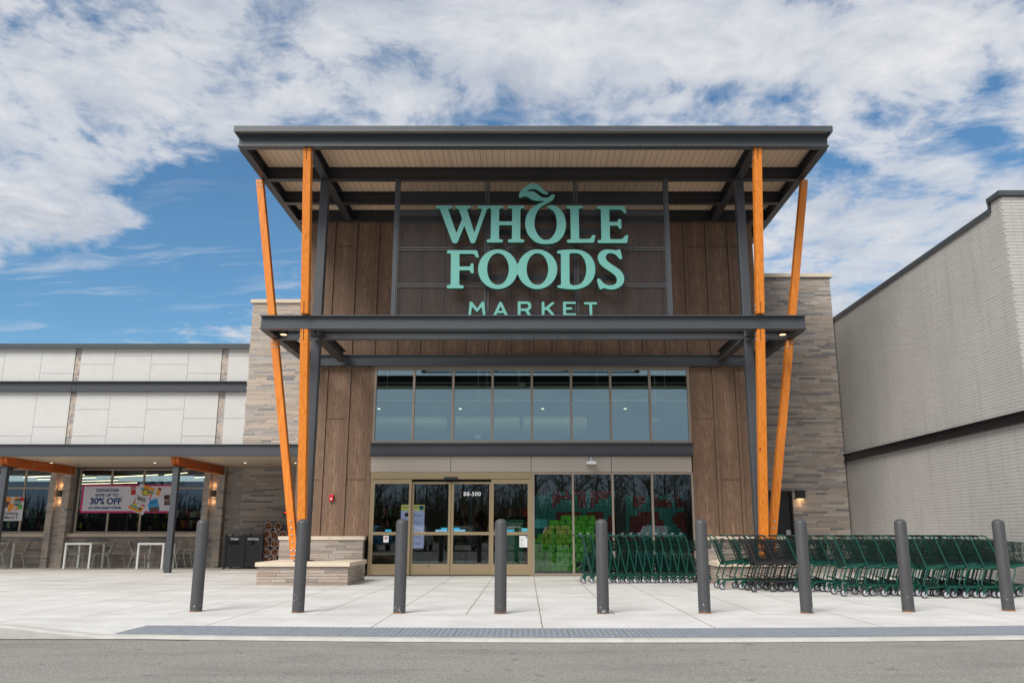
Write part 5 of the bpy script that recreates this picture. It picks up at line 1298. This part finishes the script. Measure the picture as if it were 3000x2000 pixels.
# ------------------------------------------------------------------ firewood
fr=thing('firewood_rack','black tube rack holding wrapped firewood bundles beside the litter bins','rack',(-7.3,26.4,0))
m=MB()
for x0,x1 in ((-7.98,-7.0),(-6.95,-6.1)):
    for y in (26.0,26.42): m.tube([(x0,y,.05),(x0,y,1.10),(x0+.04,y,1.18),(x0+.12,y,1.22)],.014,8); m.tube([(x1,y,.05),(x1,y,1.10)],.014,8)
    m.tube([(x0,26.0,.08),(x1,26.0,.08)],.014,8); m.tube([(x0,26.42,.08),(x1,26.42,.08)],.014,8); m.tube([(x0,26.0,.08),(x0,26.42,.08)],.014,8)
m.build('frame',BLACKM,fr)
def bundle(seed):
    rr=random.Random(seed); m=MB(); n=18
    # crumpled wrap, open at the front
    vs=[]; prof=[(0,.75),(.0,.98),(.02,1.06),(.15,1.08),(.34,1.02)]
    for y,s_ in prof:
        for k in range(n):
            a=2*math.pi*k/n; r=.118*s_*(1+rr.uniform(-.17,.12)); ca,sa=math.cos(a),math.sin(a); q=max(abs(ca),abs(sa)); r=r/(q**.45)
            vs.append((r*ca,y+rr.uniform(-.008,.008),.125+r*sa))
    fs=[(i*n+k,i*n+(k+1)%n,(i+1)*n+(k+1)%n,(i+1)*n+k) for i in range(len(prof)-1) for k in range(n)]
    m.add(vs,fs); o=m.build('firewood_bundle',SHRINK,None)
    m=MB()
    for (cx,cz,rd) in ((-.045,.155,.050),(.040,.165,.052),(-.035,.075,.048),(.045,.08,.046),(.0,.12,.03)):
        k=rr.randint(3,5); a0=rr.uniform(0,6); P_=[]
        for j in range(k): a=a0+2*math.pi*j/k; P_.append((cx+rd*math.cos(a)*rr.uniform(.8,1.1),cz+rd*math.sin(a)*rr.uniform(.8,1.1)))
        yo=rr.uniform(.0,.03); m.add([(x,yo,z) for x,z in P_]+[(x,.33,z) for x,z in P_],[tuple(range(k)),tuple(range(k,2*k))[::-1]]+[(j,(j+1)%k,(j+1)%k+k,j+k) for j in range(k)])
    m.build('split_logs',WOODCUT,o)
    return o
protos=[bundle(s_) for s_ in (1,2,3)]; usedp=[False]*3
RN=['bottom','second','third','fourth','top']
for c_ in range(4):
    for r in range(5):
        if c_>=2 and r==4: continue
        j=(c_*2+r)%3
        o=protos[j] if not usedp[j] else copytree(protos[j]); usedp[j]=True
        o.location=(-7.84+c_*.245+random.uniform(-.012,.012),26.02,.10+r*.255+random.uniform(-.004,.004)); o.rotation_euler=(0,random.uniform(-.35,.35),random.uniform(-.06,.06)); o.scale=(random.uniform(.93,1.05),1,random.uniform(.95,1.06))
        tag(o,'wrapped firewood bundle with cut ends facing out, %s of the %s column in the rack'%(RN[r],['leftmost','second','third','fourth'][c_]),'firewood','firewood bundles in the rack')
m=MB()
def loglay(seed):
    rr=random.Random(seed); m=MB()
    for k in range(4):
        z=.03+k*.055; pts=[(-.24+i*.12,rr.uniform(-.01,.01)+(k%2)*.02,z+rr.uniform(-.006,.006)) for i in range(5)]; m.tube(pts,.033,6,rs=[.030+rr.uniform(-.006,.006) for _ in pts])
    o=m.build('firewood_bundle',BARK,None); m=MB(); m.box(-.06,.06,-.045,.06,.0,.235); m.build('wrap_label',SHRINK,o); return o
lp=loglay(4)
for r in range(6):
    o=lp if r==0 else copytree(lp); o.location=(-6.66,26.15,.10+r*.235); tag(o,'firewood bundle lying sideways behind the orange struts, %s of its stack'%(['lowest','second','third','fourth','fifth','topmost'][r]),'firewood','sideways firewood bundles')
# ================================================================== ACROSS THE LOT (seen only in the glass)
def tree_mesh(seed):
    rr=random.Random(seed); t=thing('bare_tree','','tree'); tk=MB(); br=MB()
    h=rr.uniform(9,12)
    tk.tube([(0,0,0),(rr.uniform(-.1,.1),0,h*.3),(rr.uniform(-.2,.2),rr.uniform(-.2,.2),h*.62),(rr.uniform(-.4,.4),0,h)],.2,7,rs=[.19,.15,.09,.02]); tk.build('trunk',SOIL,t)
    def grow(p,d,L,r,dep):
        q=p+d*L; mid=(p+q)/2+Vector((rr.uniform(-1,1),rr.uniform(-1,1),rr.uniform(-1,1)))*L*.06
        br.tube([p,mid,q],r,4,rs=[r,r*.8,r*.55])
        if dep==0: return
        for k in range(rr.randint(2,3)):
            nd=(d+Vector((rr.uniform(-1,1),rr.uniform(-1,1),rr.uniform(-.35,.8)))*.62).normalized(); grow(p+d*L*rr.uniform(.45,1),nd,L*rr.uniform(.55,.78),r*.6,dep-1)
    for k in range(15):
        z=h*rr.uniform(.16,.95); a=rr.uniform(0,6.28); grow(Vector((0,0,z)),Vector((math.cos(a),math.sin(a),rr.uniform(.5,1.3))).normalized(),h*.26*(1.15-z/h),.055,3)
    br.build('branches',SOIL,t); return t
tp=[tree_mesh(s_) for s_ in (11,12,13)]
rr=random.Random(5); ut=[False]*3
for i in range(66):
    j=i%3; o=tp[j] if not ut[j] else copytree(tp[j]); ut[j]=True
    o.location=(-50+i*1.55+rr.uniform(-.8,.8),-38-rr.uniform(0,14),-.03); o.rotation_euler=(0,0,rr.uniform(0,6)); k=rr.uniform(.70,.92); o.scale=(k*1.2,k*1.2,k)
    tag(o,'bare winter tree in the wood beyond the road','tree','bare trees beyond the road')
m=MB(); rr=random.Random(8)
for i in range(42000):
    x=rr.uniform(-65,65); y=rr.uniform(-62,-48); z=rr.uniform(0,7.5)*rr.uniform(.1,1); s_=rr.uniform(.22,.55); a=rr.uniform(0,3)
    hh=rr.uniform(.8,2.6); lx_=rr.uniform(-.45,.45); b_=rr.uniform(.02,.06); z*=.62
    m.add([(x-b_,y,z),(x+b_,y+.02,z),(x+lx_,y,z+hh)],[(0,1,2)])
o=m.build('undergrowth',simple('undergrowth_brown',(.05,.042,.03),.9),None); struct(o,'stuff'); tag(o,'dark undergrowth below the bare trees across the lot','undergrowth')

# parked cars across the lot, mirrored low in the doors
def car(col,label,loc,rz):
    t=thing('parked_car',label,'car',(0,0,0))
    prof=[(-2.25,.35),(-2.28,.62),(-2.15,.88),(-1.75,.95),(-1.05,1.02),(-.45,1.42),(.35,1.48),(1.15,1.42),(1.85,1.05),(2.2,.98),(2.28,.70),(2.25,.35)]
    m=MB(); W2=.88; vs=[]; secs=[(-W2,.0),(-W2+.10,.04),(W2-.10,.04),(W2,0)]
    for y,_ in secs:
        for x,z in prof:
            k=1.0
            yy_=y*(1-.18*max(0,(z-1.0))/.5); vs.append((x,yy_,z-(.03 if abs(y)>.8 else 0)))
    n=len(prof); fs=[(i*n+k,i*n+(k+1)%n,(i+1)*n+(k+1)%n,(i+1)*n+k) for i in range(3) for k in range(n)]+[tuple(range(n)),tuple(range(3*n,4*n))[::-1]]
    m.add(vs,fs); m.build('body',col,t,bevel=.04)
    for s_ in (-1,1):
        for px_ in ([(-.98,1.03),(-.42,1.38),(.12,1.42),(.12,1.03)],[(.20,1.03),(.20,1.42),(1.08,1.37),(1.62,1.06)]):
            m=MB(); m.add([(x,s_*(.895*(1-.18*max(0,(z-1.0))/.5)),z-.02) for x,z in px_]+[(x,s_*(.87*(1-.18*max(0,(z-1.0))/.5)),z-.02) for x,z in px_],[(0,1,2,3),(7,6,5,4),(0,4,5,1),(1,5,6,2),(2,6,7,3),(3,7,4,0)]); m.build('side_window',BLACK,t)
        for x in (-1.42,1.42):
            m=MB(); m.lathe((x,s_*.80,.33),[(.2,-.10),(.33,-.10),(.33,.10),(.2,.10)],20,'y'); wh=m.build('wheel',RUBBER,t); m=MB(); m.lathe((x,s_*.82,.33),[(.2,-.10),(.19,.10)],16,'y'); m.build('rim',ZINC,wh)
    for sx_,mm in ((-1,WHITE),(1,REDP)):
        for s_ in (-1,1): m=MB(); m.box(sx_*2.24-.05,sx_*2.24+.05,s_*.65-.16,s_*.65+.16,.66,.78); m.build('headlight' if sx_<0 else 'tail_light',mm,t,bevel=.02)
    t.location=loc; t.rotation_euler=(0,0,rz); return t
for i,(mm,nm,x,y) in enumerate(((WHITE,'white',-6.8,-9),(STEEL,'dark grey',-3.9,-9.3),(WHITEP,'pale silver',-1.0,-8.8),(REDP,'red',2.0,-9.2),(BLUEP,'blue',-9.6,-9.2),(DUCT,'silver',7.9,-9))):
    car(mm,nm+' parked car across the drive lane, mirrored low in the doors',(x,y,-.03),math.pi/2+.03*i)

# ================================================================== PEOPLE seen through the glass
SKIN=simple('skin',(.42,.23,.16),.6,var=.05); HAIR=simple('dark_hair',(.02,.013,.01),.6,obj=True); DENIM=simple('dark_trousers',(.02,.025,.04),.8)
def skinmesh(name,verts,edges,rad,mat,par,sub_=2):
    me=bpy.data.meshes.new(name); me.from_pydata(verts,edges,[]); o=bpy.data.objects.new(name,me); C.objects.link(o)
    sk=o.modifiers.new('skin','SKIN'); sk.use_smooth_shade=True
    for i,r in enumerate(rad): v_=me.skin_vertices[0].data[i]; v_.radius=(r,r) if not isinstance(r,tuple) else r
    me.skin_vertices[0].data[0].use_root=True
    s_=o.modifiers.new('sub','SUBSURF'); s_.levels=sub_; s_.render_levels=sub_
    dg=bpy.context.evaluated_depsgraph_get(); dg.update(); me2=bpy.data.meshes.new_from_object(o.evaluated_get(dg)); bpy.data.objects.remove(o)
    me2.materials.clear(); me2.materials.append(mat); o=bpy.data.objects.new(name,me2); C.objects.link(o); o.parent=par
    for p_ in me2.polygons: p_.use_smooth=True
    return o
def seated(label,loc,rz,coat,lean=0.0):
    t=thing('person',label,'person',(0,0,0))
    # +X is forward; hips at z .55
    hx=lean
    V=[(0,0,.58),(.02+hx*.3,0,.78),(.03+hx*.7,0,1.00),(.05+hx,0,1.12),(.07+hx,0,1.22),(.09+hx,0,1.33),(.11+hx,0,1.40),
       (.03+hx*.8,.17,1.07),(.08+hx,.23,.82),(.32+hx,.14,.80),(.03+hx*.8,-.17,1.07),(.08+hx,-.23,.82),(.32+hx,-.14,.80),
       (.06,.10,.56),(.45,.11,.56),(.46,.11,.12),(.60,.11,.06),(.06,-.10,.56),(.45,-.11,.56),(.46,-.11,.12),(.60,-.11,.06)]
    E_=[(0,1),(1,2),(2,3),(3,4),(4,5),(5,6),(2,7),(7,8),(8,9),(2,10),(10,11),(11,12),(0,13),(13,14),(14,15),(15,16),(0,17),(17,18),(18,19),(19,20)]
    rd=[.13,.12,.13,.055,.055,.090,.075,.055,.042,.028,.055,.042,.028,.09,.065,.045,.035,.09,.065,.045,.035]
    b=skinmesh('body',V,E_,rd,SKIN,t)
    # hands: palm, four fingers and a thumb on each side
    for s_ in (1,-1):
        hv=[(.32+hx,s_*.14,.80),(.39+hx,s_*.13,.795)]; he=[(0,1)]; hr=[.024,.026]
        for k in range(4):
            y_=s_*(.105+.017*k); L_=(.055,.065,.07,.058)[k]; i0=len(hv); hv+=[(.40+hx,y_,.797),(.40+hx+L_*.55,y_,.792),(.40+hx+L_,y_,.778)]; he+=[(1,i0),(i0,i0+1),(i0+1,i0+2)]; hr+=[.010,.0085,.007]
        i0=len(hv); hv+=[(.36+hx,s_*.10,.80),(.39+hx,s_*.082,.80)]; he+=[(0,i0),(i0,i0+1)]; hr+=[.010,.008]
        skinmesh('hand',hv,he,hr,SKIN,b,1)
    j=skinmesh('jacket',[V[i] for i in (0,1,2,7,8,9,10,11,12)]+[(.05+hx,0,1.09)],[(0,1),(1,2),(2,3),(3,4),(4,5),(2,6),(6,7),(7,8),(2,9)],[.145,.14,.15,.07,.055,.042,.07,.055,.042,.08],coat,t)
    skinmesh('trousers',[V[i] for i in (0,13,14,15,17,18,19)],[(0,1),(1,2),(2,3),(0,4),(4,5),(5,6)],[.14,.10,.078,.055,.10,.078,.055],DENIM,t)
    m=MB(); m.lathe((0,0,0),[(.03,-.105),(.075,-.08),(.098,-.03),(.100,.02),(.085,.065),(.045,.098)],16); q=m.build('hair',HAIR,t,smooth=True); q.location=(.07+hx,0,1.40); q.scale=(1.02,.92,.95); q.rotation_euler=(0,-.5,0)
    m=MB(); m.add([(.178+hx,-.014,1.36),(.178+hx,.014,1.36),(.203+hx,0,1.352),(.178+hx,0,1.395)],[(0,1,2),(1,3,2),(3,0,2)]); m.build('nose',SKIN,t)
    for s_ in (1,-1): m=MB(); m.lathe((.172+hx,s_*.032,1.392),[(.004,-.004),(.009,0),(.004,.004)],8,'x'); m.build('eye',WHITE,t)
    m=MB(); m.box(.168+hx,.180+hx,-.022,.022,1.318,1.326); m.build('mouth',REDPR,t)
    t.location=loc; t.rotation_euler=(0,0,rz); return t
def stool(loc,label):
    t=thing('stool',label,'stool',loc); x,y,z=loc
    m=MB(); m.lathe((x,y,.50),[(.17,0),(.18,.02),(.17,.04)],18); m.build('seat',BLACKM,t)
    for a in (.78,2.36,3.93,5.5): m=MB(); m.tube([(x+.10*math.cos(a),y+.10*math.sin(a),.50),(x+.19*math.cos(a),y+.19*math.sin(a),.0)],.012,6); m.build('leg',BLACKM,t)
NAVYJ=simple('navy_striped_jacket',(.015,.03,.06),.8,var=.6,scale=18,obj=True)
for loc,rz,coat,lab,ln in (((-15.95,28.0,-.05),0.1,NAVYJ,'person in navy striped jacket sitting in profile behind the far left window',.06),
                    ((-12.55,28.5,-.05),1.4,BLACKM,'dark figure of a person sitting behind the window under the banner',.0),
                    ((-1.28,25.5,.0),.3,BLACKM,'person in black coat leaning forward at a table beyond the right sliding door',.12),
                    ((-1.62,26.1,-.05),3.3,DENIM,'smaller seated person in dark clothes beside the one in black, beyond the door',.0)):
    seated(lab,loc,rz,coat,ln); stool((loc[0],loc[1],0),'round black stool under the '+{'-15.95':'person in the navy jacket','-12.55':'person behind the banner window','-1.28':'person in the black coat','-1.62':'smaller seated person beyond the door'}[str(loc[0])])
